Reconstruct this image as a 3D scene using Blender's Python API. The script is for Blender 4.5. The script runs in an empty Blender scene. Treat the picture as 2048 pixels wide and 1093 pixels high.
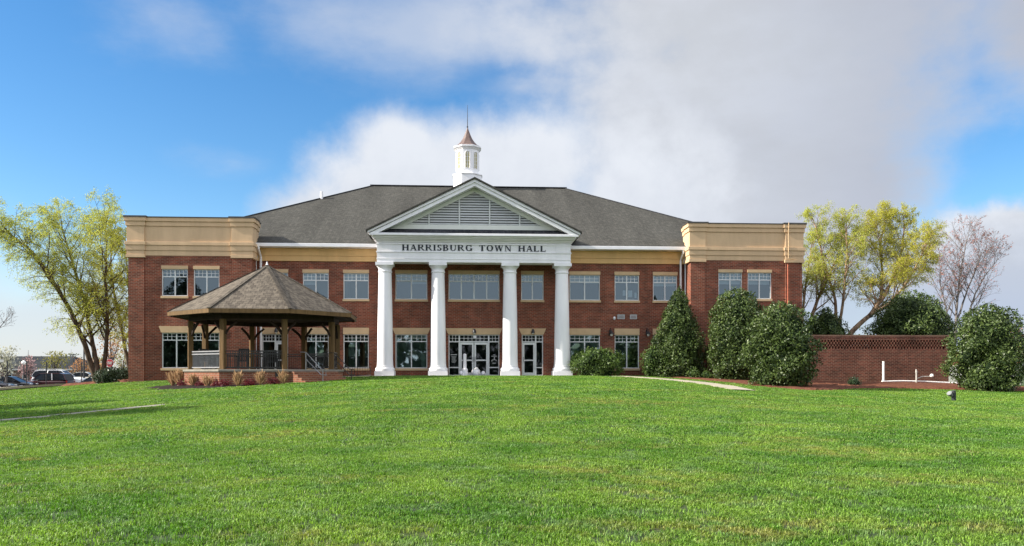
import bpy, math, random
import numpy as np
from mathutils import Vector, Matrix

scene = bpy.context.scene
C = scene.collection
RAD = math.radians

# ------------------------------------------------------------------ camera
CAM = Vector((-0.83, -55.0, 0.22)); YAW = RAD(3.5); FPX = 1650.0
cd = bpy.data.cameras.new('camera'); cam = bpy.data.objects.new('camera', cd); C.objects.link(cam)
cam.location = CAM; cam.rotation_euler = (RAD(90), 0, -YAW)
cd.sensor_width = 36; cd.lens = FPX/2048*36; cd.shift_y = 0.0969
cd.clip_start = 0.1; cd.clip_end = 6000
scene.camera = cam

# ------------------------------------------------------------------ sun
SUN_A, SUN_E = RAD(4), RAD(31)
S = Vector((-math.cos(SUN_A)*math.cos(SUN_E), -math.sin(SUN_A)*math.cos(SUN_E), math.sin(SUN_E)))
sl = bpy.data.lights.new('sun', 'SUN'); sl.energy = 5.0; sl.angle = RAD(0.5); sl.color = (1.0, 0.93, 0.82)
so = bpy.data.objects.new('sun', sl); C.objects.link(so)
so.rotation_euler = S.to_track_quat('Z', 'Y').to_euler(); so.location = S*200

# ------------------------------------------------------------------ exposure
vs = scene.view_settings
vs.view_transform = 'Standard'; vs.look = 'None'; vs.exposure = 1.02; vs.gamma = 1.0; vs.use_curve_mapping = False
scene.cycles.max_bounces = 8; scene.cycles.transparent_max_bounces = 12

# ------------------------------------------------------------------ sky
w = bpy.data.worlds.new('World'); scene.world = w; w.use_nodes = True
nt = w.node_tree; nt.nodes.clear()
def N(t, **k):
    n = nt.nodes.new(t)
    for a, b in k.items(): setattr(n, a, b)
    return n
def M(op, a, b=None, c=None, clamp=False):
    n = N('ShaderNodeMath', operation=op); n.use_clamp = clamp
    for i, v in enumerate((a, b, c)):
        if v is None: continue
        if isinstance(v, (int, float)): n.inputs[i].default_value = v
        else: nt.links.new(v, n.inputs[i])
    return n.outputs[0]
def SM(v, lo, hi):
    n = N('ShaderNodeMapRange', interpolation_type='SMOOTHSTEP'); nt.links.new(v, n.inputs[0])
    n.inputs[1].default_value = lo; n.inputs[2].default_value = hi
    return n.outputs[0]
def NZ(vec, scale, det=6, rough=.55, off=(0, 0, 0), sc=(1, 1, 1)):
    mp = N('ShaderNodeMapping'); nt.links.new(vec, mp.inputs[0]); mp.inputs[1].default_value = off; mp.inputs[3].default_value = sc
    n = N('ShaderNodeTexNoise'); nt.links.new(mp.outputs[0], n.inputs['Vector'])
    n.inputs['Scale'].default_value = scale; n.inputs['Detail'].default_value = det; n.inputs['Roughness'].default_value = rough
    return n.outputs['Fac']
tc = N('ShaderNodeTexCoord'); DIR = tc.outputs['Generated']
def DOT(v):
    n = N('ShaderNodeVectorMath', operation='DOT_PRODUCT'); nt.links.new(DIR, n.inputs[0]); n.inputs[1].default_value = v
    return n.outputs['Value']
sy, cy = math.sin(YAW), math.cos(YAW)
AZ = M('ARCTAN2', DOT((cy, -sy, 0)), DOT((sy, cy, 0)))      # compass angle from north-of-frame
EL = M('ARCSINE', DOT((0, 0, 1)))
def ae(px, py):
    a = math.atan((px-1024)/FPX); return a, math.atan((745-py)/FPX*math.cos(a))
def blob(x0, y0, x1, y1, gain=1.0):
    a0, e1 = ae(x0, y0)[0], ae((x0+x1)/2, y0)[1]
    a1, e0 = ae(x1, y1)[0], ae((x0+x1)/2, y1)[1]
    u = M('DIVIDE', M('SUBTRACT', AZ, (a0+a1)/2), abs(a1-a0)/2)
    v = M('DIVIDE', M('SUBTRACT', EL, (e0+e1)/2), abs(e1-e0)/2)
    r = M('SQRT', M('ADD', M('MULTIPLY', u, u), M('MULTIPLY', v, v)))
    return M('MULTIPLY', M('SUBTRACT', 1.0, r), gain)
def union(bs):
    r = bs[0]
    for b in bs[1:]: r = M('SMOOTH_MAX', r, b, .12)
    return r
n1 = M('SUBTRACT', NZ(DIR, 7, 8, .58), .5)
n2 = M('SUBTRACT', NZ(DIR, 18, 7, .6, (3, 1, 2)), .5)
n3 = M('SUBTRACT', NZ(DIR, 4, 8, .6, (7, 2, 1), (1, 1, 2.4)), .5)
# the white cumulus behind the cupola
fA = union([blob(560, 235, 1010, 560), blob(640, 200, 960, 420), blob(860, 195, 1240, 460), blob(740, 198, 1180, 440), blob(500, 330, 800, 560), blob(1100, 230, 1500, 600)])
mA = SM(M('ADD', fA, M('ADD', M('MULTIPLY', n1, .75), M('MULTIPLY', n2, .6))), -.16, .58)
# the broad grey cloud on the right
fB = union([blob(1000, -500, 2150, 330), blob(1050, -80, 1950, 480), blob(1200, 100, 1920, 620), blob(1900, -300, 2500, 240), blob(1000, 300, 1950, 720)])
mB = SM(M('ADD', fB, M('ADD', M('MULTIPLY', n1, 1.0), M('MULTIPLY', n3, .8))), -.2, .5)
# wisps upper centre and left
fC = union([blob(440, -120, 1250, 200, .8), blob(60, -80, 520, 130, .25), blob(900, 120, 1180, 230, .6), blob(400, 300, 540, 350, .16)])
mC = M('MULTIPLY', SM(M('ADD', fC, M('ADD', M('MULTIPLY', n3, 1.3), M('MULTIPLY', n1, .5))), -.05, .85), .62)
# white bank low on the right
fD = union([blob(1800, 365, 2250, 640), blob(1930, 350, 2400, 560), blob(1700, 480, 2200, 720)])
mD = SM(M('ADD', fD, M('ADD', M('MULTIPLY', n1, .8), M('MULTIPLY', n2, .6))), .05, .4)
# pale haze bank over the horizon
mE = M('MULTIPLY', SM(M('ADD', EL, M('MULTIPLY', n3, .12)), .18, .05), .8)
# broken cloud behind and above the viewer, added unseen to fill the shaded front
mR = M('MAXIMUM', SM(M('ABSOLUTE', AZ), .85, 1.25), SM(EL, .62, .85))
mF = M('MULTIPLY', SM(NZ(DIR, 2.2, 8, .55, (5, 5, 5)), .34, .52), mR)
def inv(x): return M('SUBTRACT', 1.0, x)
def over(*ms):
    r = inv(ms[0])
    for m in ms[1:]: r = M('MULTIPLY', r, inv(m))
    return inv(r)
mask = over(mA, mB, mC, mD, mE, mF)
def col(c):
    n = N('ShaderNodeRGB'); n.outputs[0].default_value = (*c, 1); return n.outputs[0]
def MIX(f, a, b):
    n = N('ShaderNodeMix', data_type='RGBA'); 
    if isinstance(f, (int, float)): n.inputs[0].default_value = f
    else: nt.links.new(f, n.inputs[0])
    nt.links.new(a, n.inputs[6]); nt.links.new(b, n.inputs[7]); return n.outputs[2]
white, pale, grey, dusk = col((8.1, 8.5, 9.2)), col((7.0, 7.4, 8.2)), col((6.0, 6.3, 6.9)), col((4.0, 4.4, 5.5))
cB = MIX(SM(M('ADD', M('MULTIPLY', n1, 1.6), M('MULTIPLY', n3, 1.2)), -.3, .35), grey, pale)
cB = MIX(M('MULTIPLY', SM(M('ADD', AZ, M('MULTIPLY', n1, .3)), .16, .50), .62), cB, dusk)
cA = MIX(SM(M('ADD', M('ADD', EL, M('MULTIPLY', n2, .22)), M('MULTIPLY', n1, .25)), .12, .30), pale, white)
cl = MIX(mB, pale, cB)
cl = MIX(mA, cl, cA)
cl = MIX(mD, cl, MIX(SM(M('ADD', EL, M('MULTIPLY', n2, .2)), .08, .2), grey, white))
REAR_FILL = col((13.6, 14.0, 15.0))  # out-of-view cloud made brighter than the visible sky, as fill light
cl = MIX(mE, cl, MIX(SM(AZ, -.3, .4), pale, col((5.0, 5.9, 7.6))))
cl = MIX(mR, cl, REAR_FILL)
sky = N('ShaderNodeTexSky', sky_type='NISHITA'); sky.sun_disc = False
sky.sun_elevation = SUN_E; sky.sun_rotation = math.atan2(S.x, S.y)
sky.air_density = 1.0; sky.dust_density = 0.3; sky.ozone_density = 2.5; sky.altitude = 200
hs = N('ShaderNodeHueSaturation'); hs.inputs['Saturation'].default_value = 1.30; hs.inputs['Value'].default_value = 1.22
nt.links.new(sky.outputs[0], hs.inputs['Color'])
b1 = N('ShaderNodeBackground'); nt.links.new(hs.outputs[0], b1.inputs[0]); b1.inputs[1].default_value = 0.075
b2 = N('ShaderNodeBackground'); nt.links.new(cl, b2.inputs[0]); b2.inputs[1].default_value = 0.05
ms = N('ShaderNodeMixShader'); nt.links.new(mask, ms.inputs[0]); nt.links.new(b1.outputs[0], ms.inputs[1]); nt.links.new(b2.outputs[0], ms.inputs[2])
wo = N('ShaderNodeOutputWorld'); nt.links.new(ms.outputs[0], wo.inputs[0])

# ------------------------------------------------------------------ helpers
def at(px, d):
    u = (px-1024)/FPX
    return CAM.x + d*(sy+u*cy), CAM.y + d*(cy-u*sy)

class MB:
    """collects boxes, prisms, tubes ... and links them as ONE mesh object"""
    def __init__(s): s.v = []; s.f = []
    def add(s, vs, fs):
        o = len(s.v); s.v += [tuple(p) for p in vs]; s.f += [tuple(i+o for i in f) for f in fs]; return s
    def box(s, x0, x1, y0, y1, z0, z1):
        return s.add([(x0,y0,z0),(x1,y0,z0),(x1,y1,z0),(x0,y1,z0),(x0,y0,z1),(x1,y0,z1),(x1,y1,z1),(x0,y1,z1)],
                     [(3,2,1,0),(4,5,6,7),(0,1,5,4),(1,2,6,5),(2,3,7,6),(3,0,4,7)])
    def quad(s, a, b, c, d): return s.add([a, b, c, d], [(0,1,2,3)])
    def poly(s, pts): return s.add(pts, [tuple(range(len(pts)))])
    def prism_y(s, pts, y0, y1):        # outline in x,z (counter-clockwise seen from -y), extruded along y
        n = len(pts)
        return s.add([(x,y0,z) for x,z in pts]+[(x,y1,z) for x,z in pts],
            [tuple(range(n)), tuple(range(2*n-1,n-1,-1))]+[(i, i+n, (i+1)%n+n, (i+1)%n) for i in range(n)])
    def prism_z(s, pts, z0, z1):
        n = len(pts)
        return s.add([(x,y,z0) for x,y in pts]+[(x,y,z1) for x,y in pts],
            [tuple(range(n-1,-1,-1)), tuple(range(n,2*n))]+[(i, (i+1)%n, (i+1)%n+n, i+n) for i in range(n)])
    def tube(s, path, rad, n=6, cap=True):
        path = [Vector(p) for p in path]
        if isinstance(rad, (int, float)): rad = [rad]*len(path)
        o = len(s.v); up = Vector((0.31, 0.22, 0.93))
        for i, p in enumerate(path):
            t = (path[min(i+1, len(path)-1)]-path[max(i-1, 0)])
            t = t.normalized() if t.length > 1e-9 else Vector((0,0,1))
            a = t.cross(up)
            if a.length < .05: a = t.cross(Vector((1,0,0)))
            a.normalize(); b = t.cross(a)
            for k in range(n):
                q = 2*math.pi*k/n
                s.v.append(tuple(p+(a*math.cos(q)+b*math.sin(q))*rad[i]))
        for i in range(len(path)-1):
            for k in range(n):
                s.f.append((o+i*n+k, o+i*n+(k+1)%n, o+(i+1)*n+(k+1)%n, o+(i+1)*n+k))
        if cap:
            s.f.append(tuple(o+k for k in range(n-1,-1,-1))); m = o+(len(path)-1)*n
            s.f.append(tuple(m+k for k in range(n)))
        return s
    def bar(s, a, b, w, h):             # square bar from a to b
        a = Vector(a); b = Vector(b); t = (b-a).normalized(); up = Vector((0,0,1))
        x = t.cross(up)
        x = x.normalized() if x.length > .01 else Vector((1,0,0))
        z = x.cross(t)
        c = [x*w/2*i+z*h/2*j for i, j in ((-1,-1),(1,-1),(1,1),(-1,1))]
        return s.add([a+q for q in c]+[b+q for q in c], [(0,1,2,3),(7,6,5,4),(0,4,5,1),(1,5,6,2),(2,6,7,3),(3,7,4,0)])
    def lathe(s, prof, cx, cy, n=24, a0=0.0, cap=True):     # profile of (radius, z)
        o = len(s.v)
        for r, z in prof:
            for k in range(n):
                q = a0+2*math.pi*k/n; s.v.append((cx+r*math.cos(q), cy+r*math.sin(q), z))
        for i in range(len(prof)-1):
            for k in range(n): s.f.append((o+i*n+k, o+i*n+(k+1)%n, o+(i+1)*n+(k+1)%n, o+(i+1)*n+k))
        if cap:
            s.f.append(tuple(o+k for k in range(n-1,-1,-1))); m = o+(len(prof)-1)*n
            s.f.append(tuple(m+k for k in range(n)))
        return s
    def build(s, name, mat, parent=None, smooth=False, bevel=0):
        me = bpy.data.meshes.new(name); me.from_pydata(s.v, [], s.f); me.validate(); me.update()
        me.materials.append(mat)
        if smooth: me.polygons.foreach_set('use_smooth', [True]*len(me.polygons))
        o = bpy.data.objects.new(name, me); C.objects.link(o)
        if smooth == 'auto':
            me.set_sharp_from_angle(angle=RAD(35))
        if bevel:
            b = o.modifiers.new('bevel', 'BEVEL'); b.width = bevel; b.segments = 2; b.limit_method = 'ANGLE'
        if parent is not None: o.parent = parent
        return o

def thing(name, label, cat, loc=(0,0,0), rz=0, group=None):
    o = bpy.data.objects.new(name, None); C.objects.link(o); o.empty_display_size = .3
    o.location = loc; o.rotation_euler = (0, 0, rz); tag(o, label, cat, group); return o
def tag(o, label, cat, group=None):
    o['label'] = label; o['category'] = cat
    if group: o['group'] = group
    return o
def struct(o): o['kind'] = 'structure'; return o
def copy_tree(o, parent=None):
    c = o.copy(); C.objects.link(c)
    if parent is not None: c.parent = parent
    for ch in list(o.children): copy_tree(ch, c)
    return c

# ------------------------------------------------------------------ materials
def mat(name, color, rough=.7, var=.15, scale=3.0, spec=.4, metal=0, color2=None, bump=0, island=0, trans=None, sc=(1,1,1), coord='Object', detail=5):
    m = bpy.data.materials.new(name); m.use_nodes = True; t = m.node_tree; b = t.nodes['Principled BSDF']
    b.inputs['Roughness'].default_value = rough; b.inputs['Specular IOR Level'].default_value = spec; b.inputs['Metallic'].default_value = metal
    L = t.links.new
    c2 = color2 if color2 else tuple(max(0, x*(1-var)) for x in color)
    c1 = color if color2 else tuple(min(1, x*(1+var)) for x in color)
    tcn = t.nodes.new('ShaderNodeTexCoord'); mp = t.nodes.new('ShaderNodeMapping'); L(tcn.outputs[coord], mp.inputs[0]); mp.inputs[3].default_value = sc
    nz = t.nodes.new('ShaderNodeTexNoise'); nz.inputs['Scale'].default_value = scale; nz.inputs['Detail'].default_value = detail
    nz.inputs['Roughness'].default_value = .6; L(mp.outputs[0], nz.inputs['Vector'])
    mr = t.nodes.new('ShaderNodeMapRange'); mr.inputs[1].default_value = .32; mr.inputs[2].default_value = .68; L(nz.outputs['Fac'], mr.inputs[0])
    f = mr.outputs[0]
    if island:
        g = t.nodes.new('ShaderNodeNewGeometry'); mx = t.nodes.new('ShaderNodeMath'); mx.operation = 'MULTIPLY_ADD'; mx.use_clamp = True
        L(g.outputs['Random Per Island'], mx.inputs[0]); mx.inputs[1].default_value = island
        m2 = t.nodes.new('ShaderNodeMath'); m2.operation = 'MULTIPLY'; L(f, m2.inputs[0]); m2.inputs[1].default_value = 1-island
        L(m2.outputs[0], mx.inputs[2]); f = mx.outputs[0]
    mix = t.nodes.new('ShaderNodeMix'); mix.data_type = 'RGBA'; L(f, mix.inputs[0])
    mix.inputs[6].default_value = (*c2, 1); mix.inputs[7].default_value = (*c1, 1)
    L(mix.outputs[2], b.inputs['Base Color'])
    if bump:
        bp = t.nodes.new('ShaderNodeBump'); bp.inputs['Strength'].default_value = bump; bp.inputs['Distance'].default_value = .02
        L(nz.outputs['Fac'], bp.inputs['Height']); L(bp.outputs[0], b.inputs['Normal'])
    if trans:
        tr = t.nodes.new('ShaderNodeBsdfTranslucent'); L(mix.outputs[2], tr.inputs[0])
        ms = t.nodes.new('ShaderNodeMixShader'); ms.inputs[0].default_value = trans
        L(b.outputs[0], ms.inputs[1]); L(tr.outputs[0], ms.inputs[2]); L(ms.outputs[0], t.nodes['Material Output'].inputs[0])
    return m

def wall_uv(t):
    """u runs along the wall whatever way it faces, v is the height"""
    L = t.links.new
    g = t.nodes.new('ShaderNodeNewGeometry')
    cr = t.nodes.new('ShaderNodeVectorMath'); cr.operation = 'CROSS_PRODUCT'; cr.inputs[0].default_value = (0,0,1); L(g.outputs['True Normal'], cr.inputs[1])
    nn = t.nodes.new('ShaderNodeVectorMath'); nn.operation = 'NORMALIZE'; L(cr.outputs[0], nn.inputs[0])
    d = t.nodes.new('ShaderNodeVectorMath'); d.operation = 'DOT_PRODUCT'; L(nn.outputs[0], d.inputs[0]); L(g.outputs['Position'], d.inputs[1])
    sx = t.nodes.new('ShaderNodeSeparateXYZ'); L(g.outputs['Position'], sx.inputs[0])
    cb = t.nodes.new('ShaderNodeCombineXYZ'); L(d.outputs['Value'], cb.inputs[0]); L(sx.outputs['Z'], cb.inputs[1])
    return cb.outputs[0], g

def brick_mat(name, a, b2, mortar, rough=.85, bw=.29, rh=.098, ms=.016, blotch=.46):
    m = bpy.data.materials.new(name); m.use_nodes = True; t = m.node_tree; b = t.nodes['Principled BSDF']; L = t.links.new
    b.inputs['Roughness'].default_value = rough; b.inputs['Specular IOR Level'].default_value = .25
    uv, g = wall_uv(t)
    br = t.nodes.new('ShaderNodeTexBrick'); L(uv, br.inputs['Vector'])
    br.inputs['Scale'].default_value = 1; br.inputs['Brick Width'].default_value = bw; br.inputs['Row Height'].default_value = rh
    br.inputs['Mortar Size'].default_value = ms; br.inputs['Mortar Smooth'].default_value = .2
    br.inputs['Color1'].default_value = (*a, 1); br.inputs['Color2'].default_value = (*b2, 1); br.inputs['Mortar'].default_value = (*mortar, 1)
    nz = t.nodes.new('ShaderNodeTexNoise'); nz.inputs['Scale'].default_value = .9; nz.inputs['Detail'].default_value = 9; nz.inputs['Roughness'].default_value = .65
    L(g.outputs['Position'], nz.inputs['Vector'])
    mr = t.nodes.new('ShaderNodeMapRange'); mr.inputs[1].default_value = .3; mr.inputs[2].default_value = .7; mr.inputs[3].default_value = 1-blotch; mr.inputs[4].default_value = 1+blotch*.6
    L(nz.outputs['Fac'], mr.inputs[0])
    vm = t.nodes.new('ShaderNodeVectorMath'); vm.operation = 'SCALE'; L(br.outputs['Color'], vm.inputs[0]); L(mr.outputs[0], vm.inputs[3])
    L(vm.outputs[0], b.inputs['Base Color'])
    bp = t.nodes.new('ShaderNodeBump'); bp.inputs['Strength'].default_value = .5; bp.inputs['Distance'].default_value = .008; bp.invert = True
    L(br.outputs['Fac'], bp.inputs['Height']); L(bp.outputs[0], b.inputs['Normal'])
    return m

def shingle_mat(name, a, b2, c, bw=.3, rh=.14, streak=.35):
    m = bpy.data.materials.new(name); m.use_nodes = True; t = m.node_tree; b = t.nodes['Principled BSDF']; L = t.links.new
    b.inputs['Roughness'].default_value = .95; b.inputs['Specular IOR Level'].default_value = .15
    uv, g = wall_uv(t)
    sc = t.nodes.new('ShaderNodeVectorMath'); sc.operation = 'MULTIPLY'; L(uv, sc.inputs[0]); sc.inputs[1].default_value = (1, 2.1, 1)
    br = t.nodes.new('ShaderNodeTexBrick'); L(sc.outputs[0], br.inputs['Vector'])
    br.inputs['Scale'].default_value = 1; br.inputs['Brick Width'].default_value = bw; br.inputs['Row Height'].default_value = rh
    br.inputs['Mortar Size'].default_value = .012; br.inputs['Mortar Smooth'].default_value = .4; br.inputs['Bias'].default_value = 0
    br.inputs['Color1'].default_value = (*a, 1); br.inputs['Color2'].default_value = (*b2, 1); br.inputs['Mortar'].default_value = (*[x*.5 for x in b2], 1)
    nz = t.nodes.new('ShaderNodeTexNoise'); nz.inputs['Scale'].default_value = 1.6; nz.inputs['Detail'].default_value = 9; nz.inputs['Roughness'].default_value = .7
    L(uv, nz.inputs['Vector'])
    mp = t.nodes.new('ShaderNodeMapping'); L(uv, mp.inputs[0]); mp.inputs[3].default_value = (.5, .09, 1)
    n2 = t.nodes.new('ShaderNodeTexNoise'); n2.inputs['Scale'].default_value = 1.0; n2.inputs['Detail'].default_value = 5; L(mp.outputs[0], n2.inputs['Vector'])
    r1 = t.nodes.new('ShaderNodeMapRange'); r1.inputs[1].default_value = .3; r1.inputs[2].default_value = .7; r1.inputs[3].default_value = .86; r1.inputs[4].default_value = 1.14; L(nz.outputs['Fac'], r1.inputs[0])
    r2 = t.nodes.new('ShaderNodeMapRange'); r2.inputs[1].default_value = .35; r2.inputs[2].default_value = .65; r2.inputs[3].default_value = 1-streak; r2.inputs[4].default_value = 1+streak*.5; L(n2.outputs['Fac'], r2.inputs[0])
    mu = t.nodes.new('ShaderNodeMath'); mu.operation = 'MULTIPLY'; L(r1.outputs[0], mu.inputs[0]); L(r2.outputs[0], mu.inputs[1])
    n4 = t.nodes.new('ShaderNodeTexNoise'); n4.inputs['Scale'].default_value = 5.5; n4.inputs['Detail'].default_value = 3; L(uv, n4.inputs['Vector'])
    r4 = t.nodes.new('ShaderNodeMapRange'); r4.inputs[1].default_value = .5; r4.inputs[2].default_value = .66; L(n4.outputs['Fac'], r4.inputs[0])
    mx = t.nodes.new('ShaderNodeMix'); mx.data_type = 'RGBA'; L(r4.outputs[0], mx.inputs[0]); L(br.outputs['Color'], mx.inputs[6]); mx.inputs[7].default_value = (*c, 1)
    vm = t.nodes.new('ShaderNodeVectorMath'); vm.operation = 'SCALE'; L(mx.outputs[2], vm.inputs[0]); L(mu.outputs[0], vm.inputs[3])
    L(vm.outputs[0], b.inputs['Base Color'])
    bp = t.nodes.new('ShaderNodeBump'); bp.inputs['Strength'].default_value = .6; bp.inputs['Distance'].default_value = .02; bp.invert = True
    L(br.outputs['Fac'], bp.inputs['Height']); L(bp.outputs[0], b.inputs['Normal'])
    return m

def glass_mat(name, tint, refl, gcol=(.9, .95, 1.0)):
    m = bpy.data.materials.new(name); m.use_nodes = True; t = m.node_tree; t.nodes.clear(); L = t.links.new
    tr = t.nodes.new('ShaderNodeBsdfTransparent'); tr.inputs[0].default_value = (*tint, 1)
    gl = t.nodes.new('ShaderNodeBsdfGlossy'); gl.inputs['Roughness'].default_value = .02; gl.inputs[0].default_value = (*gcol, 1)
    tcn = t.nodes.new('ShaderNodeTexCoord'); nz = t.nodes.new('ShaderNodeTexNoise'); nz.inputs['Scale'].default_value = .8; nz.inputs['Detail'].default_value = 1
    L(tcn.outputs['Object'], nz.inputs['Vector']); bp = t.nodes.new('ShaderNodeBump'); bp.inputs['Strength'].default_value = .06; bp.inputs['Distance'].default_value = .05
    L(nz.outputs['Fac'], bp.inputs['Height']); L(bp.outputs[0], gl.inputs['Normal'])
    ms = t.nodes.new('ShaderNodeMixShader'); ms.inputs[0].default_value = refl; L(tr.outputs[0], ms.inputs[1]); L(gl.outputs[0], ms.inputs[2])
    o = t.nodes.new('ShaderNodeOutputMaterial'); L(ms.outputs[0], o.inputs[0]); return m

def emit_mat(name, c, s):
    m = bpy.data.materials.new(name); m.use_nodes = True; b = m.node_tree.nodes['Principled BSDF']
    b.inputs['Base Color'].default_value = (*c, 1); b.inputs['Emission Color'].default_value = (*c, 1); b.inputs['Emission Strength'].default_value = s
    return m

BRICK = brick_mat('red_brick', (.265,.063,.032), (.125,.033,.020), (.24,.145,.10))
BRICK2 = brick_mat('brown_brick', (.19,.052,.032), (.085,.026,.019), (.25,.15,.10))
BRICK3 = brick_mat('orange_brick', (.28,.095,.05), (.17,.058,.035), (.28,.18,.12), blotch=.25)
TAN = mat('tan_stucco', (.57,.405,.25), .85, .085, 1.1, .2, sc=(1.6,1.6,.35))
TAN2 = mat('ochre_stucco', (.64,.41,.185), .85, .09, 1.0, .2, sc=(1.6,1.6,.4))
LINT = mat('lintel_stone', (.54,.385,.23), .85, .08, 2, .2)
WHITE = mat('white_paint', (.82,.81,.83), .5, .06, 1.1, .35, sc=(1.5,1.5,.35))
WFRAME = mat('window_frame', (.66,.68,.68), .4, .03, 2, .4)
DARKM = mat('dark_metal', (.022,.024,.03), .45, .2, 6, .5)
CAPM = mat('cap_metal', (.05,.045,.04), .4, .2, 3, .5)
BLACK = mat('black_paint', (.012,.012,.014), .4, .2, 8, .5)
ROOF = shingle_mat('roof_shingle', (.074,.072,.064), (.056,.055,.049), (.082,.079,.069), streak=.22)
PENT = shingle_mat('apron_shingle', (.05,.053,.06), (.03,.032,.04), (.07,.07,.075))
GROOF = shingle_mat('gazebo_shingle', (.135,.114,.09), (.078,.066,.053), (.150,.128,.10), bw=.28, rh=.27, streak=.1)
COPPER = mat('copper', (.125,.083,.072), .55, .25, 4, .4)
WOOD = mat('cedar', (.135,.082,.036), .8, .3, 3, .2, sc=(3,3,.4))
WOODD = mat('shade_dark_wood', (.030,.018,.012), .8, .3, 3, .2, sc=(3,3,.4))  # near-black copy of the cedar, shade under the gazebo roof painted in
CONC = mat('concrete', (.25,.235,.20), .9, .14, 2.5, .2, bump=.2)
CONC2 = mat('kerb_concrete', (.36,.32,.25), .9, .1, 1.5, .2)
ASPH = mat('asphalt', (.055,.055,.058), .9, .2, 2, .2)
MULCH = mat('red_mulch', (.125,.052,.032), .95, .45, 9, .1, bump=1, detail=9)
DMULCH = mat('dark_mulch', (.026,.020,.017), .95, .5, 10, .1, bump=1, detail=9)
GLASSU = glass_mat('upper_glass', (.42,.48,.5), .13, (.62,.80,.92))
GLASSL = glass_mat('lower_glass', (.50,.64,.66), .29, (.72,.92,.95))
GLASSD = glass_mat('door_glass', (.25,.28,.28), .05)
ROOM = mat('room_wall', (.22,.25,.25), .9, .1, 1, .2)
ROOMF = mat('room_floor', (.05,.045,.04), .9, .2, 1, .2)
LAMPE = emit_mat('ceiling_lamp', (1, .97, .9), 2.2)
BLIND = mat('window_blind', (.62,.66,.68), .8, .05, 3, .2)
# ================================================================== TERRAIN
_cp = np.array([
 (-6.4,-44.6,-1.40),(-14.8,-29.1,-1.32),(-23.2,-13.6,-1.25),(-29.9,-1.1,-1.22),(-37,12.3,-1.32),
 (-4.9,-44.7,-1.38),(-10.9,-29.3,-1.18),(-17,-13.9,-.82),(-21.8,-1.6,-.42),(-26.5,4.7,-.60),(-31.5,6.5,-.95),(-28,14,-1.1),
 (-3.3,-44.8,-1.38),(-7.1,-29.6,-1.0),(-10.8,-14.3,-.50),(-13.8,-2.1,-.22),
 (-1.8,-44.9,-1.37),(-3.2,-29.8,-.88),(-4.6,-14.7,-.25),(-5.7,-2.6,-.03),
 (.7,-30,-.85),(1.6,-15,-.2),(2.3,-3.1,-.03),(2,-8,-.05),(-3,-8,-.07),(7,-8.5,-.1),
 (1.3,-45.1,-1.37),(4.6,-30.3,-.88),(7.8,-15.5,-.30),(10.4,-3.6,-.06),
 (2.9,-45.2,-1.37),(8.4,-30.5,-.95),(14,-15.8,-.62),(18.5,-4.1,-.38),
 (12.3,-30.8,-1.04),(20.2,-16.2,-.86),(26.5,-4.6,-.52),
 (6,-45.4,-1.37),(16.2,-31,-1.15),(26.4,-16.6,-1.0),(34.6,-5.1,-.72),
 (-.8,-55,-1.38),(-15,-55,-1.45),(15,-55,-1.42),(0,-72,-1.45),(-30,-70,-1.5),(30,-70,-1.5),
 (-50,-20,-1.5),(-50,15,-1.5),(48,-28,-1.15),(48,0,-.9),(45,20,-.9),(20,20,-.3),(0,20,0),(-18,20,-.4),(0,45,-.3),(30,45,-.9),(-50,-50,-1.5),(50,-55,-1.45)])
def _tps_fit(P, z, lam=.15):
    n = len(P); d = np.linalg.norm(P[:,None]-P[None], axis=2)
    K = np.where(d > 0, d*d*np.log(d+1e-9), 0)+lam*np.eye(n)
    A = np.zeros((n+3, n+3)); A[:n,:n] = K; A[:n,n] = 1; A[:n,n+1:] = P; A[n,:n] = 1; A[n+1:,:n] = P.T
    return np.linalg.solve(A, np.concatenate([z, [0,0,0]]))
_w = _tps_fit(_cp[:,:2], _cp[:,2])
def ground(x, y):
    x = np.atleast_1d(np.asarray(x, float)); y = np.atleast_1d(np.asarray(y, float))
    q = np.stack([x, y], -1); out = np.zeros(len(q))
    for i in range(0, len(q), 4000):
        d = np.linalg.norm(q[i:i+4000,None]-_cp[None,:,:2], axis=2)
        out[i:i+4000] = np.where(d > 0, d*d*np.log(d+1e-9), 0)@_w[:-3]+_w[-3]+q[i:i+4000]@_w[-2:]
    # beyond the modelled plot the land is level
    f = np.clip((np.maximum(np.abs(x)-46, np.maximum(-68-y, y-40)))/25, 0, 1); f = f*f*(3-2*f)
    out = np.maximum(out, -1.62)*(1-f)+(-1.62)*f
    # the car park is cut a little below the lawn on the left
    g = np.clip((-(x+20)-np.maximum(0, (16-y))*1.35)/3.0, 0, 1)*np.clip((y+2)/4, 0, 1); g = g*g*(3-2*g)
    g *= (y > -2)
    return out*(1-g)+(-1.70)*g
def gz(x, y): return float(ground(x, y)[0])

def sheet(name, xs, ys, m, dz=0.0):
    X, Y = np.meshgrid(xs, ys); Z = ground(X.ravel(), Y.ravel())+dz
    v = np.stack([X.ravel(), Y.ravel(), Z], -1); nx = len(xs); b = MB(); b.v = [tuple(p) for p in v]
    b.f = [(j*nx+i, j*nx+i+1, (j+1)*nx+i+1, (j+1)*nx+i) for j in range(len(ys)-1) for i in range(nx-1)]
    return b.build(name, m, smooth=True)

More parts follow.
